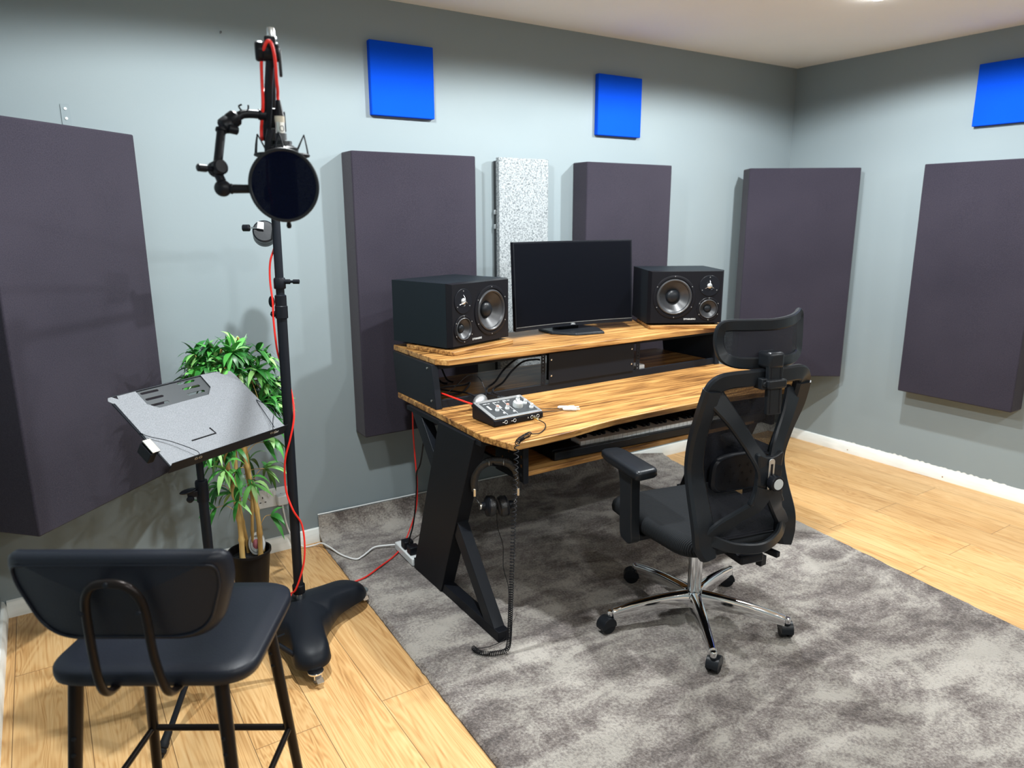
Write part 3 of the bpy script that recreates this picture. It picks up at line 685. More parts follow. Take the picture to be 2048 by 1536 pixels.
# monitor
def monitor():
    t = thing('computer_monitor', 'large curved black computer monitor switched off on the desk shelf', 'monitor', (-2.13, -0.455, 0.956), math.radians(-3))
    W, Hh = 0.665, 0.395; z0 = 0.028; n = 28; Rr = 1.8
    cy = lambda x: -(x*x)/(2*Rr)*1.0                 # edges come towards the viewer
    tilt = math.radians(3.5)
    def P(x, z, off): return Vector((x, -0.005+cy(x)+off+math.sin(tilt)*z, z0+z*math.cos(tilt)))
    def slab(xa, xb, za, zb, oa, ob_, name, mat, bev=0.001):
        bm = newbm(); k = n; A = []
        for i in range(k+1):
            x = xa+(xb-xa)*i/k; A.append([bm.verts.new(P(x, za, oa)), bm.verts.new(P(x, zb, oa)), bm.verts.new(P(x, zb, ob_)), bm.verts.new(P(x, za, ob_))])
        for a, b in zip(A[:-1], A[1:]):
            for j in range(4): bm.faces.new((a[j], a[(j+1) % 4], b[(j+1) % 4], b[j]))
        bm.faces.new(list(reversed(A[0]))); bm.faces.new(A[-1]); return obj(name, bm, mat, t, bev)
    slab(-W/2, W/2, 0, Hh, 0, 0.024, 'bezel', M['plastic'])
    slab(-W/2+0.008, W/2-0.008, 0.020, Hh-0.007, -0.0012, -0.0004, 'screen', M['screen'], 0)
    slab(-W/2+0.003, W/2-0.003, 0.0165, 0.0180, -0.0022, -0.0004, 'bezel_line', M['alu'], 0)
    bm = newbm(); add_box(bm, (0, 0.045, z0+0.20), (0.34, 0.05, 0.24)); obj('rear_housing', bm, M['plastic'], t, 0.02, 3)
    bm = newbm(); add_box(bm, (0, 0.085, 0.14), (0.09, 0.022, 0.26)); obj('stand_column', bm, M['plastic'], t, 0.006)
    bm = newbm(); poly = [(-0.125, 0.11), (-0.135, -0.02), (-0.06, -0.115), (0.09, -0.135), (0.135, -0.03), (0.125, 0.11)]
    add_prism(bm, poly, lambda x, y: Vector((x, y, 0)), lambda x, y: Vector((x*0.97, y*0.97, 0.012))); obj('stand_foot', bm, M['plastic2'], t, 0.003)
    bm = newbm(); add_box(bm, (0, 0.06, 0.026), (0.11, 0.07, 0.034)); obj('stand_neck', bm, M['plastic'], t, 0.006)
    p = P(0, 0.0095, -0.0012); text_obj('logo', 'DELL', 0.011, Matrix.Translation(p) @ Matrix.Rotation(PI/2, 4, 'X'), M['print'], t, depth=0.0004)
monitor()

# audio interface
def interface():
    t = thing('audio_interface', 'small black and silver audio interface with knobs on the left of the desk', 'audio interface', (-2.937, -1.054, DT), math.radians(1.8))
    W, D = 0.218, 0.150
    def top(v): return 0.026+0.034*v/D               # slope: low at the front
    prof = [(0, 0.002), (D, 0.002), (D, 0.058), (D-0.004, 0.060), (0.004, 0.0265), (0, 0.024)]
    bm = newbm(); add_prism(bm, prof, lambda v, z: Vector((0, v, z)), lambda v, z: Vector((W, v, z))); obj('case', bm, M['plastic'], t, 0.004, 3)
    sl = math.atan2(0.034, D); base = Vector((0, 0.0, 0.026))
    S = Matrix.Translation(base) @ Matrix.Rotation(sl, 4, 'X')     # local panel frame: x right, y up the slope, z out
    def onp(bm): bmesh.ops.transform(bm, matrix=S, verts=bm.verts)
    bm = newbm(); add_prism(bm, rounded_rect(W-0.004, D-0.002, 0.006), lambda u, v: Vector((u+W/2, v+D/2+0.001, 0.0008)), lambda u, v: Vector((u+W/2, v+D/2+0.001, 0.0022))); onp(bm); pl = obj('silver_trim', bm, M['alu'], t)
    bm = newbm(); add_prism(bm, rounded_rect(W-0.030, D-0.034, 0.002), lambda u, v: Vector((u+W/2+0.002, v+D/2, 0.0018)), lambda u, v: Vector((u+W/2+0.002, v+D/2, 0.0028))); onp(bm); obj('control_panel', bm, M['darkmetal'], t)
    for k, x in enumerate((0.052, 0.096)):
        bm = newbm(); add_lathe(bm, [(0.0085, 0.0028), (0.008, 0.008), (0.0062, 0.009), (0.0058, 0.021)], (x, 0.062, 0), (0, 0, 1), 18, False); onp(bm); kb = obj('gain_knob', bm, M['white'], t)
        bm = newbm(); add_lathe(bm, [(0.0058, 0.021), (0.0052, 0.023), (0, 0.0235)], (x, 0.062, 0), (0, 0, 1), 18, False); onp(bm); obj('cap', bm, M['redcap'], kb)
        bm = newbm(); add_lathe(bm, [(0.0045, 0.0028), (0.0045, 0.006), (0, 0.0065)], (x+0.012, 0.033, 0), (0, 0, 1), 14, False); onp(bm); obj('button', bm, M['white'], t)
        bm = newbm(); add_box(bm, (x-0.018, 0.088, 0.0032), (0.008, 0.030, 0.001)); onp(bm); obj('level_meter', bm, M['knob'], t)
        bm = newbm(); add_box(bm, (x+0.020, 0.072, 0.0030), (0.0010, 0.104, 0.0006)); onp(bm); obj('divider_line', bm, M['print'], t)
    bm = newbm(); pr = [(0.0195, 0.0028), (0.0195, 0.016), (0.018, 0.0205), (0.012, 0.0215), (0, 0.0215)]; add_lathe(bm, pr, (0.146, 0.066, 0), (0, 0, 1), 14, False); onp(bm); kb = obj('volume_knob', bm, M['knob'], t, angle=20)
    bm = newbm(); add_box(bm, (0.143, 0.074, 0.0220), (0.0016, 0.018, 0.0012), R3('Z', -0.35)); onp(bm); obj('pointer', bm, M['plastic'], kb)
    for (x, y) in ((0.178, 0.112), (0.187, 0.078), (0.190, 0.040)):
        bm = newbm(); add_lathe(bm, [(0.0085, 0.0028), (0.008, 0.008), (0.0062, 0.009), (0.0056, 0.019), (0, 0.0195)], (x, y, 0), (0, 0, 1), 18, False); onp(bm); obj('monitor_knob', bm, M['white'], t)
    for (tx, x, y, s_) in (('LINE +4K', 0.042, 0.120, 0.0075), ('LINE +4K', 0.085, 0.120, 0.0075), ('SSL 2+', 0.132, 0.121, 0.011)):
        text_obj('lettering', tx, s_, S @ Matrix.Translation((x, y, 0.003)), M['print'], t)
    for x in (0.012, W-0.012):
        for y in (0.012, D-0.012):
            bm = newbm(); add_lathe(bm, [(0.0025, 0.0022), (0, 0.003)], (x, y, 0), (0, 0, 1), 10, False); onp(bm); obj('screw', bm, M['steel'], t)
    for x in (0.050, 0.088, 0.165, 0.192):
        bm = newbm(); add_tube(bm, [(x+0.0058*math.cos(2*PI*k/20), -0.0008, 0.0135+0.0058*math.sin(2*PI*k/20)) for k in range(20)], 0.0007, 6, True); obj('jack_ring', bm, M['print'], t)
    for x in (0.040, 0.078): box_obj('jack_mark', (x-0.001, -0.0006, 0.0135), (0.007, 0.0006, 0.0018), M['print'], t, 0)
    for (x, tx) in ((0.148, 'A'), (0.178, 'B')): text_obj('lettering', tx, 0.008, Matrix.Translation((x, -0.0006, 0.0135)) @ Matrix.Rotation(PI/2, 4, 'X'), M['print'], t)
interface()
# small mouse-like silver adaptor behind the interface
t = thing('silver_mouse', 'small silver grey rounded gadget standing behind the audio interface', 'gadget', (-2.845, -0.800, DT), math.radians(-50))
bm = newbm(); bmesh.ops.create_uvsphere(bm, u_segments=24, v_segments=14, radius=1.0)
bmesh.ops.transform(bm, matrix=Matrix.Translation((0, 0, 0.026)) @ Matrix.Diagonal((0.026, 0.048, 0.030, 1)), verts=bm.verts)
for v in bm.verts: v.co.z = max(0.001, v.co.z)
obj('shell', bm, M['alu'], t); box_obj('band', (0, -0.03, 0.02), (0.05, 0.006, 0.016), M['plastic'], t, 0.002)

# split adaptor cable with two white plugs
t = thing('adapter_cable', 'thin black cable ending in two white plugs lying on the desktop', 'cable', (-2.72, -1.0, DT))
tube_obj('lead', [(-2.735, -0.930, 0.775), (-2.69, -0.935, 0.766), (-2.64, -0.955, 0.764), (-2.612, -0.972, 0.764), (-2.588, -0.985, 0.766)], 0.0013, M['cable'], t, world=True)
tube_obj('lead', [(-2.725, -0.975, 0.775), (-2.68, -0.985, 0.766), (-2.64, -1.000, 0.764), (-2.605, -1.005, 0.764), (-2.58, -1.008, 0.765)], 0.0013, M['cable'], t, world=True)
for (a, b) in (((-2.600, -0.975, 0.768), (-2.535, -1.015, 0.768)), ((-2.597, -1.004, 0.767), (-2.548, -1.040, 0.767))):
    bm = newbm(); a, b = Vector(a), Vector(b); add_lathe(bm, [(0.003, 0), (0.006, 0.006), (0.0065, (b-a).length*0.45), (0.0045, (b-a).length*0.5), (0.0065, (b-a).length*0.58), (0.0065, (b-a).length*0.85), (0.003, (b-a).length*0.86), (0.003, (b-a).length*1.08), (0, (b-a).length*1.1)], a, b-a, 16, False)
    obj('plug', bm, M['white'], t, world=True)

# keyboard on the tray
def keyboard():
    t = thing('midi_keyboard', 'black piano keyboard with white keys on the tray under the desktop', 'keyboard', (-2.0, -0.945, 0.5805), math.radians(-3))
    box_obj('case', (-0.05, 0.06, 0.024), (1.22, 0.22, 0.046), M['plastic'], t, 0.006)
    box_obj('front_lip', (-0.05, -0.128, 0.018), (1.22, 0.022, 0.034), M['plastic2'], t, 0.004)
    box_obj('control_block', (-0.595, -0.085, 0.022), (0.13, 0.075, 0.04), M['plastic'], t, 0.004)
    n = 36; kw = 0.0232; x0 = -0.525
    for k in range(n): box_obj('white_key', (x0+kw*(k+0.5), -0.082, 0.043), (kw-0.0012, 0.070, 0.018), M['ivory'], t, 0.001)
    for k in range(n-1):
        if k % 7 in (2, 6): continue
        box_obj('black_key', (x0+kw*(k+1), -0.060, 0.057), (0.012, 0.052, 0.012), M['plastic'], t, 0.001)
keyboard()

# headphones hanging from the tray bracket
def headphones():
    t = thing('headphones', 'black over-ear headphones with wrinkled pads hanging under the desk corner', 'headphones', (-2.925, -1.045, 0.474), math.radians(-30))
    # local: arch in the x-z plane
    arch = [(-0.078, 0, 0.045), (-0.080, 0, 0.085), (-0.068, 0, 0.125), (-0.040, 0, 0.150), (0, 0, 0.158), (0.040, 0, 0.150), (0.068, 0, 0.125), (0.080, 0, 0.085), (0.078, 0, 0.045)]
    P = smooth_path(arch, 8); bm = newbm(); n = len(P)
    add_tube(bm, P, [0.0075+0.002*math.sin(PI*i/(n-1)) for i in range(n)], 10, flat=1.7); obj('headband', bm, M['leather'], t)
    bm = newbm()
    for i in (int(n*0.42), int(n*0.58)): add_tube(bm, [P[i]+Vector((0, 0.018*math.cos(a), 0.012*math.sin(a))) for a in [2*PI*k/16 for k in range(16)]], 0.0014, 6, True)
    obj('band_clips', bm, M['alu'], t)
    for s in (-1, 1):
        box_obj('slider', (s*0.079, 0, 0.040), (0.010, 0.018, 0.030), M['nickel'], t, 0.002)
        tube_obj('yoke', [(s*0.079, 0, 0.028), (s*0.074, 0.012, 0.012), (s*0.062, 0.020, -0.012), (s*0.042, 0.012, -0.028)], 0.0017, M['chrome'], t, n=6, seg=8)
        tube_obj('yoke', [(s*0.079, 0, 0.028), (s*0.068, -0.010, 0.004), (s*0.052, -0.016, -0.018), (s*0.040, -0.01, -0.03)], 0.0013, M['cable'], t, n=6, seg=8)
        ax = Vector((-s*1.0, -0.25*s, -0.10)).normalized(); c = Vector((s*0.030, 0, -0.015))
        bm = newbm(); add_lathe(bm, [(0.0, 0.021), (0.020, 0.021), (0.030, 0.024), (0.037, 0.020), (0.040, 0.010), (0.038, 0.0), (0.034, -0.003)], c, ax, 36, False); obj('ear_pad', bm, M['leather'], t)
        bm = newbm(); add_lathe(bm, [(0.038, 0.0), (0.038, -0.006), (0.030, -0.012), (0.016, -0.015), (0.015, -0.027), (0, -0.028)], c, ax, 36, False); obj('ear_cup', bm, M['plastic'], t)
        bm = newbm(); add_lathe(bm, [(0.0125, -0.0275), (0.0125, -0.034), (0, -0.035)], c, ax, 24, False); obj('cup_cap', bm, M['nickel' if s < 0 else 'plastic2'], t)
headphones()
def coiled():
    t = thing('coiled_cable', 'coiled black headphone cable hanging from the interface to the rug', 'cable', (-2.8, -1.06, 0.775))
    bm = newbm(); pl = [(-2.772, -1.062, 0.7735), (-2.772, -1.095, 0.772)]; add_lathe(bm, [(0.0032, 0), (0.0032, 0.010), (0.0048, 0.011), (0.0048, 0.030), (0.002, 0.034)], (-2.774, -1.056, 0.7735), (0.05, -1, -0.03), 14, False); obj('jack_plug', bm, M['brass'], t, world=True)
    pre = smooth_path([(-2.772, -1.088, 0.7725), (-2.772, -1.13, 0.768), (-2.80, -1.17, 0.764), (-2.85, -1.205, 0.764), (-2.895, -1.215, 0.772)], 10)
    tube_obj('lead', pre, 0.0018, M['cable'], t, n=1, world=True, smooth=False)
    path = smooth_path([(-2.895, -1.215, 0.772), (-2.935, -1.235, 0.772), (-2.975, -1.262, 0.770), (-2.990, -1.276, 0.742), (-2.995, -1.278, 0.65), (-3.003, -1.278, 0.50), (-3.010, -1.278, 0.34), (-3.016, -1.278, 0.20), (-3.022, -1.278, 0.08), (-3.028, -1.275, 0.036), (-3.05, -1.270, 0.028), (-3.09, -1.254, 0.028), (-3.115, -1.225, 0.028), (-3.118, -1.195, 0.028)], 24)
    # arc-length, denser coils towards the bottom
    d = [0]
    for a, b in zip(path[:-1], path[1:]): d.append(d[-1]+(b-a).length)
    tot = d[-1]; pts = []; ph = 0; s = 0; i = 0; r = 0.0074; prevx = None
    while s < tot:
        while i < len(d)-2 and d[i+1] < s: i += 1
        k = (s-d[i])/(d[i+1]-d[i]); p = path[i].lerp(path[i+1], k); tg = (path[i+1]-path[i]).normalized()
        if prevx is None: x, y, _ = frame_of(tg)
        else: x = (prevx-tg*prevx.dot(tg)).normalized(); y = tg.cross(x)
        prevx = x; pts.append(p+(x*math.cos(ph)+y*math.sin(ph))*r)
        u = s/tot
        if u < 0.10: pitch = 0.0085
        elif u < 0.42: pitch = 0.020-0.007*(u-0.10)/0.32
        else: pitch = max(0.0062, 0.013-0.018*(u-0.42))
        ph += 2*PI/10; s += pitch/10
    bm = newbm(); add_tube(bm, pts, 0.0017, 6); obj('coil', bm, M['cable'], t, world=True)
coiled()
t = thing('headphone_lead', 'thin straight black lead hanging from the headphones to the rug', 'cable', (-2.93, -1.06, 0.4))
tube_obj('lead', [(-2.918, -1.035, 0.425), (-2.918, -1.04, 0.37), (-2.905, -1.055, 0.30), (-2.913, -1.07, 0.22), (-2.905, -1.09, 0.15), (-2.93, -1.13, 0.08), (-2.985, -1.20, 0.03), (-3.06, -1.215, 0.024), (-3.12, -1.195, 0.026)], 0.0013, M['cable'], t, n=10, world=True)

# black cables on the lower shelf and along the leg
def cab(name, label, pts, r=0.003, mat='cable', group=None, n=10):
    P = smooth_path(pts, n); bm = newbm(); add_tube(bm, P, r, 8); o = obj(name, bm, M[mat]); return tag(o, label, 'cable', group)
cab('speaker_cable', 'upper of two black cables curving into the left side of the rack bay', [(-2.785, -0.900, 0.805), (-2.785, -0.84, 0.806), (-2.785, -0.76, 0.804), (-2.755, -0.70, 0.801), (-2.70, -0.62, 0.792), (-2.64, -0.58, 0.80), (-2.58, -0.56, 0.845), (-2.51, -0.56, 0.885), (-2.45, -0.57, 0.890), (-2.42, -0.58, 0.888)], 0.0042)
cab('speaker_cable', 'lower of two black cables curving into the left side of the rack bay', [(-2.760, -0.900, 0.800), (-2.760, -0.84, 0.802), (-2.760, -0.77, 0.803), (-2.735, -0.715, 0.802), (-2.68, -0.645, 0.792), (-2.62, -0.61, 0.80), (-2.56, -0.59, 0.84), (-2.50, -0.585, 0.872), (-2.44, -0.59, 0.876), (-2.42, -0.60, 0.874)], 0.0042)
for (x, z, wh) in ((-2.785, 0.805, 'left'), (-2.760, 0.800, 'right')):
    t = thing('jack_plug', 'black jack plug in the back of the audio interface, the '+wh+' of two', 'plug', (x, -0.900, z), group=None)
    bm = newbm(); add_lathe(bm, [(0.0045, 0), (0.0075, 0.004), (0.0085, 0.012), (0.0085, 0.040), (0.0055, 0.046), (0.0050, 0.062), (0.0045, 0.064)], (0, 0, 0), (0, 1, 0.02), 20); obj('barrel', bm, M['darkmetal'], t)
cab('hanging_cable', 'thick black cable hanging behind the left side panel, nearer the panel', [(-2.90, -0.36, 0.935), (-2.885, -0.37, 0.90), (-2.85, -0.40, 0.84), (-2.825, -0.43, 0.795), (-2.81, -0.46, 0.79)], 0.0045)
cab('hanging_cable', 'straighter black cable hanging behind the left side panel, further right', [(-2.82, -0.36, 0.935), (-2.81, -0.37, 0.90), (-2.80, -0.39, 0.85), (-2.79, -0.42, 0.80), (-2.775, -0.45, 0.79)], 0.004)
cab('loose_cable', 'black cable looping low across the dark shelf behind the left side panel', [(-2.955, -0.56, 0.80), (-2.90, -0.55, 0.80), (-2.84, -0.53, 0.795), (-2.76, -0.52, 0.79), (-2.72, -0.50, 0.79), (-2.77, -0.57, 0.79), (-2.84, -0.64, 0.79), (-2.90, -0.67, 0.80), (-2.96, -0.66, 0.80)], 0.0038)
cab('loose_cable', 'black cable running from the dark shelf to the back of the interface', [(-2.96, -0.52, 0.80), (-2.91, -0.57, 0.80), (-2.87, -0.64, 0.80), (-2.84, -0.71, 0.80), (-2.83, -0.80, 0.785), (-2.84, -0.895, 0.79)], 0.0038)
cab('usb_cable', 'thin black cable arching up behind the audio interface', [(-2.93, -0.66, 0.795), (-2.88, -0.67, 0.83), (-2.83, -0.68, 0.868), (-2.795, -0.70, 0.862), (-2.785, -0.73, 0.825), (-2.80, -0.77, 0.805), (-2.83, -0.80, 0.795), (-2.81, -0.85, 0.79), (-2.79, -0.90, 0.79)], 0.0018)
cab('leg_cable', 'black cable running down the back of the left desk leg', [(-2.99, -0.62, 0.70), (-3.012, -0.60, 0.52), (-3.016, -0.565, 0.46), (-3.01, -0.545, 0.38), (-3.016, -0.535, 0.28), (-3.018, -0.512, 0.20), (-3.016, -0.47, 0.13), (-3.005, -0.44, 0.088)], 0.0035)

# ------------------------------------------------------------------ music stand
def music_stand():
    t = thing('music_stand', 'grey metal music stand with slotted tray in front of the bamboo plant', 'music stand', (-3.89, -0.92, 0))
    # tray frame of reference
    TM = Matrix.Translation(Vector((-3.804, -0.989, 0.835))-Vector((-3.89, -0.92, 0))) @ Matrix.Rotation(math.radians(28.5), 4, 'Z') @ Matrix.Rotation(math.radians(35), 4, 'X')
    def put(bm): bmesh.ops.transform(bm, matrix=TM, verts=bm.verts)
    def plate(name, loops, z, th, mat, parent=t):
        bm = newbm()
        for lp in loops:
            vs = [bm.verts.new((u, v, z)) for u, v in lp]
            for i in range(len(vs)): bm.edges.new((vs[i], vs[(i+1) % len(vs)]))
        bmesh.ops.triangle_fill(bm, use_beauty=True, use_dissolve=True, edges=bm.edges[:]); put(bm)
        o = obj(name, bm, mat, parent, smooth=False); m = o.modifiers.new('th', 'SOLIDIFY'); m.thickness = th; m.offset = 0; return o
    def slot(x0, x1, y, h=0.009):
        r = h/2; pts = []
        for k in range(7): a = -PI/2+PI*k/6; pts.append((x1-r+r*math.cos(a), y+r*math.sin(a)))
        for k in range(7): a = PI/2+PI*k/6; pts.append((x0+r+r*math.cos(a), y+r*math.sin(a)))
        return pts
    outer = [(-0.208, 0), (0.21, 0), (0.21, 0.262), (0.207, 0.281), (0.198, 0.281), (0.190, 0.272), (0.178, 0.270), (0.168, 0.277), (0.163, 0.290), (0.098, 0.292), (0.095, 0.235), (0.068, 0.207), (-0.105, 0.204), (-0.129, 0.229), (-0.129, 0.285),
             (-0.187, 0.283), (-0.190, 0.270), (-0.203, 0.284), (-0.214, 0.283), (-0.220, 0.272), (-0.214, 0.261), (-0.208, 0.258)]
    plate('tray', [outer], 0, 0.0018, M['greymetal'])
    ctr = [(-0.135, 0.20), (-0.10, 0.196), (0.07, 0.199), (0.102, 0.23), (0.102, 0.293), (-0.135, 0.287)]
    loops = [ctr]+[slot(-0.119, -0.060, y) for y in (0.275, 0.249, 0.223)]+[slot(0.008, 0.071, y+0.003) for y in (0.277, 0.252, 0.227)]
    plate('slotted_plate', loops, -0.0045, 0.0015, M['darkmetal'])
    # lip along the bottom edge, hangs below and stands up a little
    bm = newbm(); add_box(bm, (0.0, -0.003, -0.006), (0.42, 0.0016, 0.040)); put(bm); obj('lip', bm, M['steel'], t, 0.0005)
    text_obj('logo', 'K20', 0.011, TM @ Matrix.Translation((0.167, -0.0042, -0.004)) @ Matrix.Rotation(PI/2, 4, 'X'), M['print'], t, shear=0.3)
    for (a, b) in (((-0.208, 0.0), (-0.212, 0.262)), ((0.21, 0.0), (0.21, 0.262))):
        bm = newbm(); add_tube(bm, [(a[0], a[1], -0.003), (b[0], b[1], -0.003)], 0.0028, 8); put(bm); obj('rim', bm, M['steel'], t)
    bm = newbm(); add_tube(bm, [(-0.20, 0.286, -0.002), (0.16, 0.293, -0.002)], 0.0025, 8); put(bm); obj('rim', bm, M['steel'], t)
    bm = newbm(); add_tube(bm, [(-0.021, 0.083, 0.0018), (-0.017, 0.058, 0.0018), (-0.10, 0.058, 0.0018)], 0.0021, 6); put(bm); obj('cut_mark', bm, M['cable'], t)
    for pts in ([(-0.211, 0.136, 0.001), (-0.200, 0.110, 0.006), (-0.161, 0.070, 0.010), (-0.122, 0.010, 0.014), (-0.126, -0.004, 0.008)], [(0.200, 0.137, 0.001), (0.203, 0.10, 0.012), (0.206, 0.065, 0.020), (0.180, 0.035, 0.012), (0.150, 0.000, 0.014), (0.146, -0.005, 0.006)], [(0.197, 0.133, 0.001), (0.180, 0.07, 0.006), (0.160, 0.004, 0.012)]):
        bm = newbm(); add_tube(bm, smooth_path(pts, 8), 0.0011, 6); put(bm); obj('page_wire', bm, M['steel'], t)
    for x in (-0.130, 0.147):
        bm = newbm()
        for dx in (0, 0.014): add_tube(bm, [(x+dx+0.0045*math.cos(2*PI*k/14), -0.0045, 0.001+0.0045*math.sin(2*PI*k/14)) for k in range(14)], 0.0009, 6, True)
        put(bm); obj('wire_spring', bm, M['nickel'], t)
    # pole, sleeve, clamp, tripod
    O = Vector((-3.89, -0.92, 0)); top = TM @ Vector((0, 0.135, -0.02))
    bm = newbm(); add_cyl(bm, (0, 0, 0.70), (0, 0, top.z-0.02), 0.0105); obj('upper_pole', bm, M['steel'], t)
    bm = newbm(); add_cyl(bm, (0, 0, 0.11), (0, 0, 0.715), 0.0145); obj('lower_pole', bm, M['steel'], t)
    bm = newbm(); add_lathe(bm, [(0.0175, 0.655), (0.0175, 0.67), (0.0185, 0.675), (0.0185, 0.715), (0.017, 0.72), (0.0105, 0.722)], seg=24); obj('clamp_sleeve', bm, M['plastic'], t)
    wn = newbm(); add_box(wn, (-0.028, -0.006, 0.685), (0.03, 0.012, 0.020)); obj('clamp_lug', wn, M['plastic'], t, 0.003)
    wn = newbm(); bmesh.ops.create_uvsphere(wn, u_segments=18, v_segments=10, radius=1); bmesh.ops.transform(wn, matrix=Matrix.Translation((-0.042, -0.016, 0.700)) @ Matrix.Rotation(-0.15, 4, 'Y') @ Matrix.Diagonal((0.024, 0.016, 0.006, 1)), verts=wn.verts); obj('wing_knob', wn, M['plastic'], t)
    wn = newbm(); add_lathe(wn, [(0.010, 0), (0.010, 0.010), (0.005, 0.013), (0, 0.013)], (-0.034, -0.008, 0.672), (-0.5, -0.8, 0), 16, True); obj('bolt', wn, M['plastic'], t)
    bm = newbm(); add_box(bm, top+Vector((0, 0, -0.008)), (0.05, 0.05, 0.030), R3('Z', math.radians(28.5))); obj('tray_bracket', bm, M['plastic'], t, 0.004)
    bm = newbm(); add_lathe(bm, [(0.020, 0.27), (0.022, 0.275), (0.022, 0.305), (0.016, 0.31)], seg=24); obj('tripod_collar', bm, M['plastic'], t)
    bm = newbm(); add_lathe(bm, [(0.018, 0.095), (0.020, 0.10), (0.020, 0.125), (0.0145, 0.13)], seg=24); obj('lower_collar', bm, M['plastic'], t)
    for (fx, fy) in ((-0.215, -0.215), (0.292, -0.078), (-0.085, 0.288)):
        d = Vector((fx, fy, 0)).normalized(); R_ = Vector((fx, fy, 0)).length; foot = Vector((fx, fy, 0.010))
        bm = newbm(); add_tube(bm, [d*0.020+Vector((0, 0, 0.29)), foot+Vector((0, 0, 0.003))-d*0.01], 0.0085, 12); lg = obj('leg', bm, M['steel'], t)
        ax = (foot-(d*0.02+Vector((0, 0, 0.29)))).normalized()
        bm = newbm(); add_lathe(bm, [(0.0095, 0), (0.0115, 0.006), (0.0125, 0.03), (0.0145, 0.034), (0.0145, 0.046), (0.0125, 0.047), (0.0125, 0.050), (0.0145, 0.052), (0.0145, 0.060), (0.012, 0.062), (0.011, 0.072), (0, 0.073)], foot-ax*0.066, ax, 16, True)
        for v in bm.verts: v.co.z = max(0.0006, v.co.z)
        obj('rubber_foot', bm, M['rubber'], lg)
        mid = d*(R_*0.55)+Vector((0, 0, 0.155)); bm = newbm(); add_box(bm, (d*0.018+Vector((0, 0, 0.112))+mid)/2, ((mid-d*0.018).length*1.05, 0.010, 0.003), R3('Z', math.atan2(d.y, d.x)) @ R3('Y', -0.28)); obj('strut', bm, M['steel'], t)
music_stand()
# clip hanging on the left rim of the tray
TM = Matrix.Translation((-3.804, -0.989, 0.835)) @ Matrix.Rotation(math.radians(28.5), 4, 'Z') @ Matrix.Rotation(math.radians(35), 4, 'X')
t = thing('clip_box', 'small black box with chrome top clipped to the left rim of the music stand', 'clip', TM @ Vector((-0.210, 0.080, 0)), rot=(math.radians(35), 0, math.radians(28.5)))
box_obj('chrome_top', (-0.004, 0.0, 0.004), (0.024, 0.050, 0.003), M['nickel'], t, 0.001)
box_obj('body', (-0.010, 0.0, -0.020), (0.020, 0.050, 0.036), M['plastic'], t, 0.003)

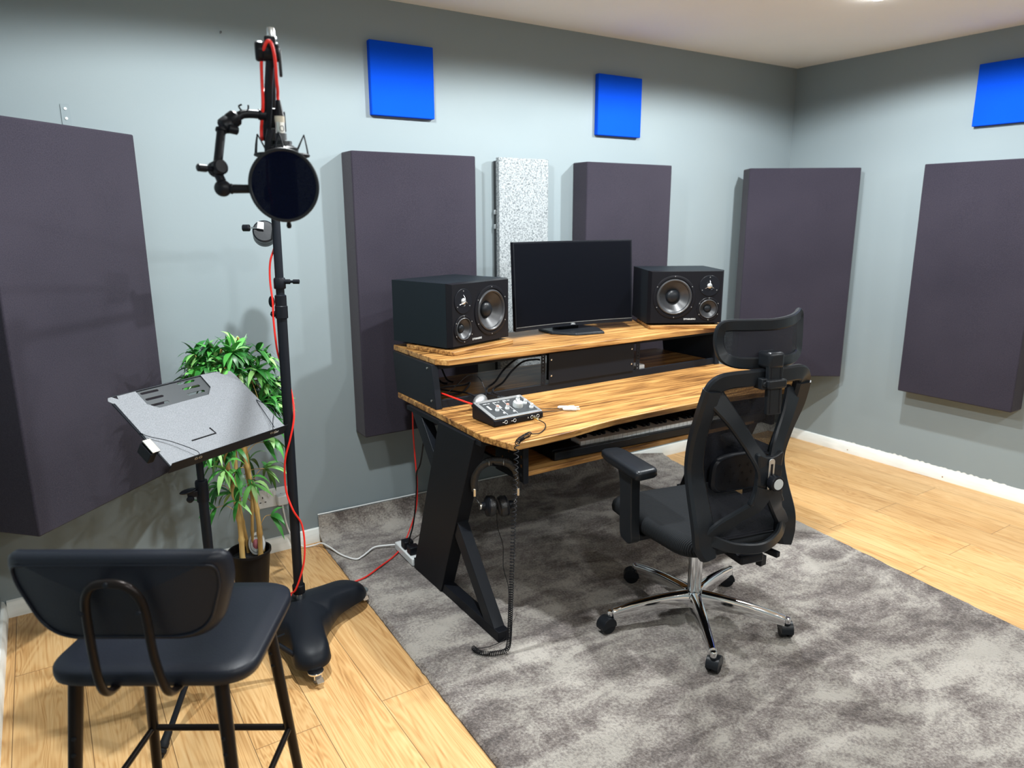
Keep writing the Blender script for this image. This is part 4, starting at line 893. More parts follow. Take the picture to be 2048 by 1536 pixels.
# ------------------------------------------------------------------ heavy microphone stand
MB = Vector((-3.587, -0.758, 0))
P0 = Vector((-3.583, -0.756, 0.17)); P1 = Vector((-3.562, -0.748, 1.55)); EE = Vector((-3.771, -1.565, 1.815))
def mic_stand():
    t = thing('microphone_stand', 'tall black studio microphone stand with three-lobed rolling base and boom', 'microphone stand', MB)
    # one-piece three-lobed base as a height field over angle and radius
    bm = newbm(); nA, nR = 144, 30; lobes = [math.radians(22), math.radians(262), math.radians(142)]
    def wid(a):
        best = 0
        for l in lobes:
            dlt = abs((a-l+PI) % (2*PI)-PI); best = max(best, dlt < PI/3 and (PI/3-dlt) or 0)
        return best
    def outline(a):                                     # radius of the outline at angle a
        dl = min(abs((a-l+PI) % (2*PI)-PI) for l in lobes)
        Rl, hw = 0.302, 0.062                            # lobe length and half width
        # rounded bar: distance to capsule surface along the ray
        c_ = Rl-hw
        disc = hw*hw-(c_*math.sin(dl))**2
        r1 = c_*math.cos(dl)+math.sqrt(disc) if disc > 0 and math.cos(dl) > 0 else 0
        r2 = hw/max(0.05, math.sin(dl)) if dl > 0.01 else 9
        if r2*math.cos(dl) > c_ : r2 = 0 if disc <= 0 else r1
        base = max(r1, min(r2, 9)) if r1 or r2 < 9 else r1
        hub = 0.118+0.028*math.exp(-(dl/0.6)**2)
        return (max(base, 0.001)**6+hub**6)**(1/6)
    rings = []
    ctr = bm.verts.new((0, 0, 0.155))
    for j in range(1, nR+1):
        s = j/nR; ring = []
        for i in range(nA):
            a = 2*PI*i/nA; ro = outline(a); rr = ro*s
            dl = min(abs((a-l+PI) % (2*PI)-PI) for l in lobes)
            lat = rr*math.sin(min(dl, PI/2)); ridge = 0.158-0.14*rr
            hwl = 0.070+0.075*math.exp(-(rr/0.14)**2)
            prof = math.sqrt(max(0.0, 1-min(1, (lat/hwl))**2))
            edge = math.sqrt(max(0, 1-s**6))
            z = 0.064+(ridge-0.064)*min(edge, 0.15+0.85*prof if s < 0.97 else prof)
            ring.append(bm.verts.new((rr*math.cos(a), rr*math.sin(a), z)))
        rings.append(ring)
    for i in range(nA): bm.faces.new((ctr, rings[0][i], rings[0][(i+1) % nA]))
    for a, b in zip(rings[:-1], rings[1:]):
        for i in range(nA): bm.faces.new((a[i], b[i], b[(i+1) % nA], a[(i+1) % nA]))
    low = [bm.verts.new((v.co.x*0.985, v.co.y*0.985, 0.052)) for v in rings[-1]]
    for i in range(nA): bm.faces.new((rings[-1][i], low[i], low[(i+1) % nA], rings[-1][(i+1) % nA]))
    bm.faces.new(list(reversed(low)))
    bmesh.ops.smooth_vert(bm, verts=[v for r_ in rings[:-1] for v in r_], factor=0.5, use_axis_x=False, use_axis_y=False, use_axis_z=True)
    bmesh.ops.smooth_vert(bm, verts=[v for r_ in rings[:-1] for v in r_], factor=0.5, use_axis_x=False, use_axis_y=False, use_axis_z=True)
    obj('base', bm, M['steel'], t, angle=60)
    for l in lobes:
        c = Vector((0.300*math.cos(l), 0.300*math.sin(l), 0))
        bm = newbm(); add_cyl(bm, c+Vector((0, 0, 0.046)), c+Vector((0, 0, 0.0525)), 0.026); add_box(bm, c+Vector((-0.006, 0.010, 0.034)), (0.004, 0.030, 0.030)); add_box(bm, c+Vector((0.018, 0.010, 0.034)), (0.004, 0.030, 0.030))
        fork = obj('castor_fork', bm, M['chrome'], t, 0.001)
        bm = newbm(); add_lathe(bm, [(0.006, -0.010), (0.019, -0.010), (0.021, -0.006), (0.021, 0.006), (0.019, 0.010), (0.006, 0.010)], c+Vector((0.006, 0.012, 0.0215)), (1, 0, 0), 28); obj('castor_wheel', bm, M['tyre'], fork)
        bm = newbm(); add_box(bm, c+Vector((0.006, -0.024, 0.026)), (0.022, 0.018, 0.004), R3('X', 0.6)); obj('brake_lever', bm, M['chrome'], fork, 0.001)
    W = lambda v: v-MB
    ax = (P1-P0).normalized(); at = lambda z: W(P0)+ax*((z-P0.z)/ax.z)
    bm = newbm(); add_cyl(bm, at(0.150), at(0.185), 0.014); obj('base_stud', bm, M['chrome'], t)
    bm = newbm(); add_lathe(bm, [(0.021, 0), (0.022, 0.004), (0.022, 0.030), (0.019, 0.034)], at(0.178), ax, 28); obj('lower_collar', bm, M['plastic'], t)
    bm = newbm(); add_cyl(bm, at(0.20), at(1.205), 0.0165, 28); obj('lower_pole', bm, M['steel'], t)
    bm = newbm(); add_cyl(bm, at(1.19), at(1.545), 0.0135, 28); obj('upper_pole', bm, M['steel'], t)
    bm = newbm(); add_lathe(bm, [(0.0185, 0), (0.0205, 0.002), (0.0205, 0.040), (0.0185, 0.042), (0.0185, 0.075), (0.0145, 0.078)], at(1.165), ax, 28); obj('clutch_sleeve', bm, M['plastic'], t)
    e = Vector((0.839, -0.545, 0))
    bm = newbm(); add_lathe(bm, [(0.0175, 0), (0.019, 0.003), (0.019, 0.030), (0.0165, 0.036)], at(1.262), ax, 28); obj('upper_collar', bm, M['plastic'], t)
    c = at(1.285)+e*0.012; bm = newbm(); add_cyl(bm, c, c+e*0.022, 0.008); add_cyl(bm, c+e*0.02, c+e*0.036, 0.0045); add_cyl(bm, c+e*0.032, c+e*0.052, 0.0075); obj('locking_lever', bm, M['plastic'], t, 0.001)
    c = at(1.220)-e*0.022; bm = newbm(); bmesh.ops.create_uvsphere(bm, u_segments=16, v_segments=10, radius=1); bmesh.ops.transform(bm, matrix=Matrix.Translation(c-e*0.008) @ Matrix.Diagonal((0.010, 0.010, 0.019, 1)), verts=bm.verts); obj('wing_knob', bm, M['plastic'], t)
    c = at(1.180)-e*0.020; bm = newbm(); add_lathe(bm, [(0.010, 0), (0.010, 0.012), (0.004, 0.013), (0.004, 0.018), (0, 0.018)], c+Vector((0, 0, 0)), -e*0.6+Vector((-0.3, -0.7, 0)), 16); obj('clamp_bolt', bm, M['plastic'], t)
    # boom
    b = (EE-P1).normalized(); pv = W(P1)+Vector((0, 0, 0.012))
    bm = newbm(); add_cyl(bm, pv-b*0.36, pv+b*(EE-P1).length, 0.0098, 20); obj('boom_arm', bm, M['steel'], t)
    bm = newbm(); add_lathe(bm, [(0.026, -0.024), (0.028, -0.02), (0.028, 0.02), (0.026, 0.024)], pv, e, 28); obj('boom_clutch', bm, M['plastic'], t, 0.002)
    cw = W(Vector((-3.505, -0.372, 1.432)))
    bm = newbm(); add_lathe(bm, [(0.036, 0), (0.041, 0.004), (0.041, 0.030), (0.0395, 0.031), (0.0395, 0.033), (0.041, 0.034), (0.041, 0.066), (0.036, 0.070)], cw+b*0.03, -b, 36); k = obj('counterweight', bm, M['plastic2'], t)
    bm = newbm(); q = cw+Vector((-0.022, -0.03, 0.02)); add_lathe(bm, [(0.003, 0), (0.003, 0.040)], q, -e, 10); obj('screw_shaft', bm, M['chrome'], k)
    bm = newbm(); add_lathe(bm, [(0.0115, 0), (0.0125, 0.002), (0.0125, 0.022), (0.0115, 0.024)], q-e*0.038, -e, 14); obj('thumb_screw', bm, M['plastic'], k, angle=20)
    bm = newbm(); x, y, z = frame_of(b); ff = cw+b*0.0312+Vector((-0.012, 0.0, 0.02)); add_prism(bm, [(-0.012, -0.011), (0.010, -0.015), (0.012, 0.010), (-0.008, 0.014)], lambda u, v: ff+x*u+y*v, lambda u, v: ff+x*u+y*v+b*0.0008); obj('white_sticker', bm, M['white'], k)
    # end of the boom: swivel block, knob, grey cap, vertical drop
    E_ = W(EE); f = Vector((0.25, 0.968, 0)); r = Vector((0.968, -0.25, 0)); up = Vector((0, 0, 1))
    bm = newbm(); add_lathe(bm, [(0.008, -0.018), (0.0185, -0.016), (0.0185, 0.016), (0.008, 0.018)], E_, r, 24); add_box(bm, E_+up*0.010, (0.022, 0.030, 0.034), R3('Z', -0.25)); obj('end_swivel', bm, M['plastic'], t, 0.003)
    bm = newbm(); add_lathe(bm, [(0.018, 0), (0.020, 0.003), (0.020, 0.012), (0.016, 0.016)], E_-r*0.014, -r, 8); obj('swivel_knob', bm, M['plastic'], t, 0.002)
    bm = newbm(); add_box(bm, E_+r*0.017+up*-0.020, (0.006, 0.016, 0.052), R3('Z', -0.25)); obj('side_lever', bm, M['plastic2'], t, 0.002)
    bm = newbm(); add_lathe(bm, [(0.011, 0), (0.011, 0.004), (0.0085, 0.006), (0.0085, 0.017), (0.007, 0.021), (0, 0.021)], E_+up*0.024+r*0.003, (0, 0, 1), 20); obj('thread_cap', bm, M['alu'], t)
    bm = newbm(); add_tube(bm, [E_-up*0.015-r*0.002, E_+Vector((-0.003, 0.02, -0.06)), W(Vector((-3.774, -1.500, 1.650)))], 0.0085, 14); obj('drop_tube', bm, M['steel'], t)
    bm = newbm(); add_box(bm, W(Vector((-3.764, -1.502, 1.695))), (0.036, 0.024, 0.040), R3('Z', -0.25)); obj('clamp_block', bm, M['plastic'], t, 0.004)
    bm = newbm(); add_box(bm, W(Vector((-3.733, -1.500, 1.690))), (0.003, 0.020, 0.040), R3('Z', -0.25)); add_box(bm, W(Vector((-3.748, -1.494, 1.709))), (0.034, 0.014, 0.003), R3('Z', -0.25)); obj('cable_bracket', bm, M['plastic'], t, 0.001)
mic_stand()

def pop_filter():
    t = thing('pop_filter', 'round black pop filter on a jointed arm in front of the microphone', 'pop filter', (-3.780, -1.624, 1.553))
    O = Vector((-3.780, -1.624, 1.553)); W = lambda p: Vector(p)-O
    n = Vector((-0.27, -0.955, -0.02)).normalized(); x = Vector((0, 0, 1)).cross(n).normalized(); y = n.cross(x)
    Rr = 0.0655
    bm = newbm(); add_tube(bm, [x*Rr*math.cos(a)+y*Rr*1.06*math.sin(a) for a in [2*PI*k/64 for k in range(64)]], 0.0036, 10, True); obj('rim', bm, M['plastic2'], t)
    for s_, m_ in ((0.002, 'popmesh'), (-0.002, 'popmesh')):
        bm = newbm(); c = bm.verts.new(n*s_); R_ = [bm.verts.new(n*s_+x*(Rr-0.001)*math.cos(2*PI*k/64)+y*(Rr-0.001)*1.06*math.sin(2*PI*k/64)) for k in range(64)]
        for k in range(64): bm.faces.new((c, R_[k], R_[(k+1) % 64]))
        obj('cloth', bm, M[m_], t)
    bm = newbm(); add_lathe(bm, [(0.010, 0), (0.0105, 0.004), (0.009, 0.005), (0.0085, 0.034), (0.0095, 0.046)], W((-3.876, -1.582, 1.546)), Vector((0.95, -0.30, 0)), 20); obj('rim_stem', bm, M['plastic'], t)
    bm = newbm(); bmesh.ops.create_uvsphere(bm, u_segments=24, v_segments=16, radius=0.0165); bmesh.ops.translate(bm, verts=bm.verts, vec=W((-3.889, -1.577, 1.547))); obj('ball_joint', bm, M['plastic'], t)
    bm = newbm(); add_tube(bm, [W((-3.893, -1.566, 1.575)), W((-3.889, -1.572, 1.560))], 0.009, 14); obj('neck', bm, M['plastic'], t)
    def joint(name, c, ax, r, h): bm = newbm(); add_lathe(bm, [(r*0.8, -h), (r, -h*0.8), (r, -h*0.1), (r*0.92, 0), (r, h*0.1), (r, h*0.8), (r*0.8, h)], W(c), ax, 24); return obj(name, bm, M['plastic'], t)
    joint('elbow_joint', (-3.893, -1.566, 1.586), Vector((0.3, -0.9, 0.2)), 0.0155, 0.016)
    bm = newbm(); add_lathe(bm, [(0.005, 0), (0.006, 0.020), (0.0075, 0.022), (0.0075, 0.038), (0.005, 0.040)], W((-3.897, -1.570, 1.583)), Vector((-0.93, -0.33, 0.06)), 14); obj('locking_lever', bm, M['plastic'], t)
    bm = newbm(); add_cyl(bm, W((-3.889, -1.553, 1.598)), W((-3.872, -1.530, 1.662)), 0.0088); add_cyl(bm, W((-3.8725, -1.5305, 1.660)), W((-3.871, -1.529, 1.665)), 0.0115); obj('lower_arm', bm, M['plastic'], t)
    joint('upper_joint', (-3.853, -1.524, 1.680), Vector((0.72, 0.05, 0.55)), 0.0165, 0.020)
    bm = newbm(); add_cyl(bm, W((-3.865, -1.525, 1.672))+Vector((0.004, -0.012, -0.006)), W((-3.842, -1.530, 1.664)), 0.009); obj('joint_bolt', bm, M['plastic'], t)
    tube_obj('upper_arm', [(-3.842, -1.524, 1.686), (-3.828, -1.522, 1.696), (-3.812, -1.522, 1.699), (-3.790, -1.522, 1.699)], 0.0088, M['plastic'], t, world=True, seg=14)
    bm = newbm(); add_cyl(bm, W((-3.793, -1.522, 1.699)), W((-3.780, -1.522, 1.699)), 0.011); obj('collar', bm, M['plastic'], t)
    bm = newbm()
    for dx in (0, 0.013): add_tube(bm, smooth_path([W((-3.827+dx, -1.523, 1.704)), W((-3.830+dx+(-0.002 if dx == 0 else 0.004), -1.523, 1.712)), W((-3.826+dx, -1.523, 1.716))], 5), 0.0018, 8)
    obj('cable_hooks', bm, M['plastic'], t)
pop_filter()

def microphone():
    t = thing('microphone', 'black studio microphone hanging upside down behind the pop filter', 'microphone', (-3.755, -1.538, 1.55))
    bm = newbm(); add_lathe(bm, [(0, -0.066), (0.018, -0.064), (0.026, -0.052), (0.027, -0.02), (0.027, 0.055), (0.026, 0.078), (0.022, 0.090), (0.022, 0.096)], seg=32); obj('body', bm, M['plastic2'], t)
    bm = newbm(); add_lathe(bm, [(0.030, 0.070), (0.030, 0.078), (0.026, 0.080), (0.026, 0.087), (0.020, 0.089), (0.020, 0.096), (0.012, 0.098), (0.012, 0.112)], seg=32); obj('threaded_ring', bm, M['darkmetal'], t)
    bm = newbm(); add_lathe(bm, [(0, -0.084), (0.004, -0.083), (0.0055, -0.078), (0.004, -0.070), (0.003, -0.064)], (0.004, 0.0, 0.0), seg=14); obj('lower_knob', bm, M['bronze'], t)
microphone()
def shock_mount():
    t = thing('shock_mount', 'black wire spider shock mount cradling the microphone', 'shock mount', (-3.755, -1.538, 1.622))
    bm = newbm(); add_tube(bm, [(0.054*math.cos(a), 0.054*math.sin(a), -0.004) for a in [2*PI*k/48 for k in range(48)]], 0.0032, 8, True); obj('outer_ring', bm, M['steel'], t)
    bm = newbm(); add_lathe(bm, [(0.0305, -0.006), (0.034, -0.004), (0.034, 0.010), (0.0305, 0.012)], seg=36, cap=False); obj('inner_ring', bm, M['plastic'], t)
    for a in (-0.35, 1.2, 2.75, 4.35):
        c, s = math.cos(a), math.sin(a); bm = newbm()
        for da in (-0.16, 0.16):
            add_tube(bm, smooth_path([(0.054*math.cos(a+da), 0.054*math.sin(a+da), -0.003), (0.051*math.cos(a+da*0.7), 0.051*math.sin(a+da*0.7), 0.018), (0.047*c, 0.047*s, 0.038)], 6), 0.0016, 6)
        add_tube(bm, [(0.047*c, 0.047*s, 0.038), (0.034*math.cos(a-0.4), 0.034*math.sin(a-0.4), 0.006)], 0.0011, 6); add_tube(bm, [(0.047*c, 0.047*s, 0.038), (0.034*math.cos(a+0.4), 0.034*math.sin(a+0.4), 0.006)], 0.0011, 6)
        obj('wire_arm', bm, M['steel'], t)
    bm = newbm(); add_tube(bm, [(-0.024, -0.012, 0.045), (-0.030, -0.010, 0.020), (-0.032, -0.010, 0.0)], 0.007, 10); obj('stem', bm, M['plastic'], t)
shock_mount()

# red microphone cable, one continuous run
def red_cable():
    t = thing('red_microphone_cable', 'red microphone cable from the interface down along the stand to the microphone', 'cable', (-3.59, -0.76, 0.2))
    e = Vector((0.839, -0.545, 0)); f = Vector((0.545, 0.839, 0)); ax = (P1-P0)/(P1.z-P0.z)
    def pp(z, a, b=0.0): p = P0+ax*(z-P0.z); return tuple(p+e*a+f*b)
    pts = [(-2.905, -0.905, 0.800), (-2.925, -0.86, 0.806), (-2.945, -0.78, 0.812), (-2.955, -0.72, 0.815), (-2.955, -0.60, 0.81), (-2.94, -0.45, 0.80), (-2.93, -0.37, 0.80), (-2.915, -0.335, 0.76), (-2.913, -0.325, 0.66), (-2.912, -0.32, 0.56), (-2.905, -0.315, 0.44), (-2.897, -0.31, 0.31), (-2.90, -0.30, 0.19), (-2.93, -0.30, 0.10),
           (-2.985, -0.33, 0.035), (-3.06, -0.39, 0.022), (-3.15, -0.45, 0.024), (-3.25, -0.505, 0.022), (-3.36, -0.50, 0.014), (-3.46, -0.53, 0.010), (-3.56, -0.585, 0.030), (-3.66, -0.64, 0.115), (-3.665, -0.72, 0.165), (-3.62, -0.765, 0.178)]
    pts += [pp(0.185, -0.022, -0.020), pp(0.20, -0.005, -0.026), pp(0.24, 0.012, -0.024), pp(0.30, 0.028, -0.014), pp(0.37, 0.032, -0.004), pp(0.44, 0.024, 0.0), pp(0.50, 0.006, -0.024), pp(0.56, -0.014, -0.020), pp(0.62, -0.019, -0.016), pp(0.69, -0.011, -0.021), pp(0.76, 0.010, -0.021), pp(0.83, 0.022, -0.006), pp(0.90, 0.012, 0.020),
            pp(0.98, -0.008, 0.022), pp(1.04, -0.0215, 0.006), pp(1.10, -0.022, -0.010), pp(1.17, -0.024, -0.012), pp(1.22, -0.022, -0.014), pp(1.29, -0.028, -0.008), pp(1.35, -0.026, 0), pp(1.40, -0.014, 0.016), pp(1.47, -0.008, 0.022)]
    b = EE-P1
    for s_, o in ((0.15, 0.018), (0.4, 0.017), (0.65, 0.016), (0.82, 0.016)): pts.append(tuple(P1+Vector((0, 0, 0.012))+b*s_+e*-o+Vector((0, 0, 0.004-0.016))))
    pts += [(-3.784, -1.50, 1.655), (-3.787, -1.512, 1.675), (-3.7865, -1.535, 1.715), (-3.787, -1.545, 1.765), (-3.789, -1.562, 1.800), (-3.786, -1.590, 1.825), (-3.777, -1.594, 1.826), (-3.770, -1.588, 1.800), (-3.764, -1.568, 1.765), (-3.758, -1.550, 1.745), (-3.756, -1.540, 1.735), (-3.755, -1.538, 1.722)]
    P = smooth_path(pts, 8); bm = newbm(); add_tube(bm, P, 0.0033, 10); obj('red_lead', bm, M['red'], t, world=True)
    O = Vector((-3.755, -1.538, 0))
    bm = newbm(); add_lathe(bm, [(0.0045, 1.728), (0.0055, 1.722), (0.0095, 1.700), (0.0105, 1.696)], O, (0, 0, 1), 24); obj('boot', bm, M['plastic'], t, world=True)
    bm = newbm(); add_lathe(bm, [(0.0098, 1.697), (0.0098, 1.660)], O, (0, 0, 1), 24); k = obj('xlr_plug', bm, M['nickel'], t, world=True)
    bm = newbm(); add_lathe(bm, [(0.0102, 1.696), (0.0102, 1.684)], O, (0, 0, 1), 24); obj('paper_tape', bm, M['tape'], t, world=True)
    bm = newbm(); add_tube(bm, [O+Vector((0.001+0.0038*math.cos(a), -0.0103, 1.671+0.0055*math.sin(a))) for a in [2*PI*q/16 for q in range(16)]], 0.0006, 6, True); obj('latch', bm, M['cable'], t, world=True)
    a = Vector((-2.905, -0.905, 0.800)); bm = newbm(); add_lathe(bm, [(0.004, 0), (0.006, 0.008), (0.0098, 0.02), (0.0098, 0.05)], a-Vector((0.012, -0.03, -0.006)), Vector((0.28, -0.9, -0.15)), 20); obj('interface_plug', bm, M['darkmetal'], t, world=True)
red_cable()

# ------------------------------------------------------------------ bar stool
def stool():
    t = thing('bar_stool', 'black padded bar stool with low rounded backrest in the left foreground', 'stool', (-4.050, -1.560, 0), math.radians(-33))
    Z = 0.625
    # seat cushion: rounded slab
    out = round_poly([(-0.208, -0.180), (0.208, -0.180), (0.195, 0.185), (-0.195, 0.185)], 0.075, 8)
    bm = newbm(); lv = [(0.95, -0.034), (0.99, -0.028), (1.0, -0.016), (0.995, -0.005), (0.965, 0.0), (0.80, 0.001), (0.5, -0.003), (0.2, -0.005)]
    rings = [[bm.verts.new((x*k, y*k, Z+z)) for x, y in out] for k, z in lv]; n = len(out)
    for a, b in zip(rings[:-1], rings[1:]):
        for i in range(n): bm.faces.new((a[i], a[(i+1) % n], b[(i+1) % n], b[i]))
    bm.faces.new(list(reversed(rings[0]))); bm.faces.new(rings[-1]); obj('seat', bm, M['vinyl'], t, angle=70)
    # backrest cushion, curved round the sitter
    bw, bh = 0.207, 0.094
    def BP(u, v, w): return Vector((u-0.012, -0.205+0.85*u*u-0.10*v*2.0-w, 0.797+v))
    def outl(k):
        o = round_poly([(-bw*0.80, -bh), (bw*0.80, -bh), (bw, bh*0.35), (bw*0.99, bh), (-bw*0.99, bh), (-bw, bh*0.35)], 0.062, 8)
        return [(x*k-(0.0), y*k) for x, y in o]
    bm = newbm(); lv = [(0.88, -0.030), (0.96, -0.026), (1.0, -0.012), (1.0, 0.004), (0.97, 0.013), (0.93, 0.017), (0.90, 0.0165)]
    rings = []
    for k, w in lv:
        o = outl(1); d = (1-k)*0.09/0.5
        oo = [(x-d*math.copysign(1, x)*min(1, abs(x)/0.1), y-d*math.copysign(1, y)*min(1, abs(y)/0.05)) for x, y in o]
        rings.append([bm.verts.new(BP(x, y, w)) for x, y in oo])
    n = len(rings[0])
    for a, b in zip(rings[:-1], rings[1:]):
        for i in range(n): bm.faces.new((a[i], a[(i+1) % n], b[(i+1) % n], b[i]))
    def fill(ring, w):
        prev = ring
        cs = [v for v in ring]
        for k in (0.75, 0.5, 0.25):
            nr = []
            for v in cs:
                u = (v.co.x+0.012)*k; vv = (v.co.z-0.797)*k; nr.append(bm.verts.new(BP(u, vv, w)))
            for i in range(n): bm.faces.new((prev[i], prev[(i+1) % n], nr[(i+1) % n], nr[i]))
            prev = nr
        bm.faces.new(prev)
    fill(rings[0], -0.030); fill(rings[-1], 0.0165)
    obj('backrest', bm, M['vinyl'], t, angle=60)
    # piping ring on the back of the backrest
    bm = newbm(); o = round_poly([(-bw*0.74, -bh*0.84), (bw*0.74, -bh*0.84), (bw*0.92, bh*0.35), (bw*0.91, bh*0.80), (-bw*0.91, bh*0.80), (-bw*0.92, bh*0.35)], 0.055, 8)
    add_tube(bm, [BP(x, y, 0.0185) for x, y in o], 0.0028, 8, True); obj('piping', bm, M['vinyl'], t)
    # hairpin support tube
    arc = [(-0.062, -0.130, Z-0.034), (-0.062, -0.170, Z-0.036), (-0.061, -0.200, Z-0.026), (-0.060, -0.220, Z+0.005), (-0.056, -0.234, Z+0.08), (-0.053, -0.240, 0.80), (-0.041, -0.246, 0.838), (-0.018, -0.250, 0.854), (0.018, -0.250, 0.854), (0.041, -0.246, 0.838), (0.053, -0.240, 0.80), (0.056, -0.234, Z+0.08), (0.060, -0.220, Z+0.005), (0.061, -0.200, Z-0.026), (0.062, -0.170, Z-0.036), (0.062, -0.130, Z-0.034)]
    tube_obj('back_support', arc, 0.0082, M['bronze'], t, n=6, seg=14)
    for (x, z) in ((0, 0.856), (-0.052, 0.80), (0.052, 0.80)):
        bm = newbm(); add_lathe(bm, [(0.005, 0), (0.005, 0.002), (0, 0.004)], (x, -0.257, z), (0, -1, 0), 12); obj('support_screw', bm, M['steel'], t)
    bm = newbm(); add_box(bm, (0, 0, Z-0.044), (0.30, 0.30, 0.014)); obj('seat_plate', bm, M['steel'], t, 0.003)
    legs = {}
    for sx in (-1, 1):
        for sy in (-1, 1):
            a = Vector((sx*0.145-0.008, (0.115 if sy > 0 else -0.150), Z-0.036)); b = Vector((sx*0.188-0.012, (0.165 if sy > 0 else -0.215), 0.012)); legs[(sx, sy)] = (a, b)
            bm = newbm(); add_tube(bm, [a, b], [0.0145, 0.011], 16); lg = obj('leg', bm, M['bronze'], t)
            bm = newbm(); add_lathe(bm, [(0.012, 0), (0.013, 0.003), (0.012, 0.018)], b-Vector((0, 0, 0.012)), (0, 0, 1), 16); obj('foot_cap', bm, M['rubber'], lg)
            bm = newbm()
            for k in (0.20, 0.26):
                p = a.lerp(b, k); d = Vector((-sx*0.3, -1, 0)).normalized(); add_lathe(bm, [(0.0048, 0), (0.0048, 0.002), (0, 0.004)], p+d*0.0125, d, 10)
            obj('leg_screws', bm, M['steel'], lg)
    def lp(k, z): a, b = legs[k]; return a.lerp(b, (a.z-z)/(a.z-b.z))
    zf = 0.245
    bm = newbm(); A = lp((-1, 1), zf); B = lp((1, 1), zf); add_tube(bm, [A, B], 0.008, 12); obj('footrest', bm, M['bronze'], t)
    for s in (-1, 1):
        A = lp((s, 1), zf); B = lp((s, -1), zf); bm = newbm(); add_tube(bm, [A, B], 0.0075, 12); obj('stretcher', bm, M['bronze'], t)
    bm = newbm(); add_tube(bm, [lp((-1, -1), zf), lp((1, -1), zf)], 0.0075, 12); obj('stretcher', bm, M['bronze'], t)
stool()

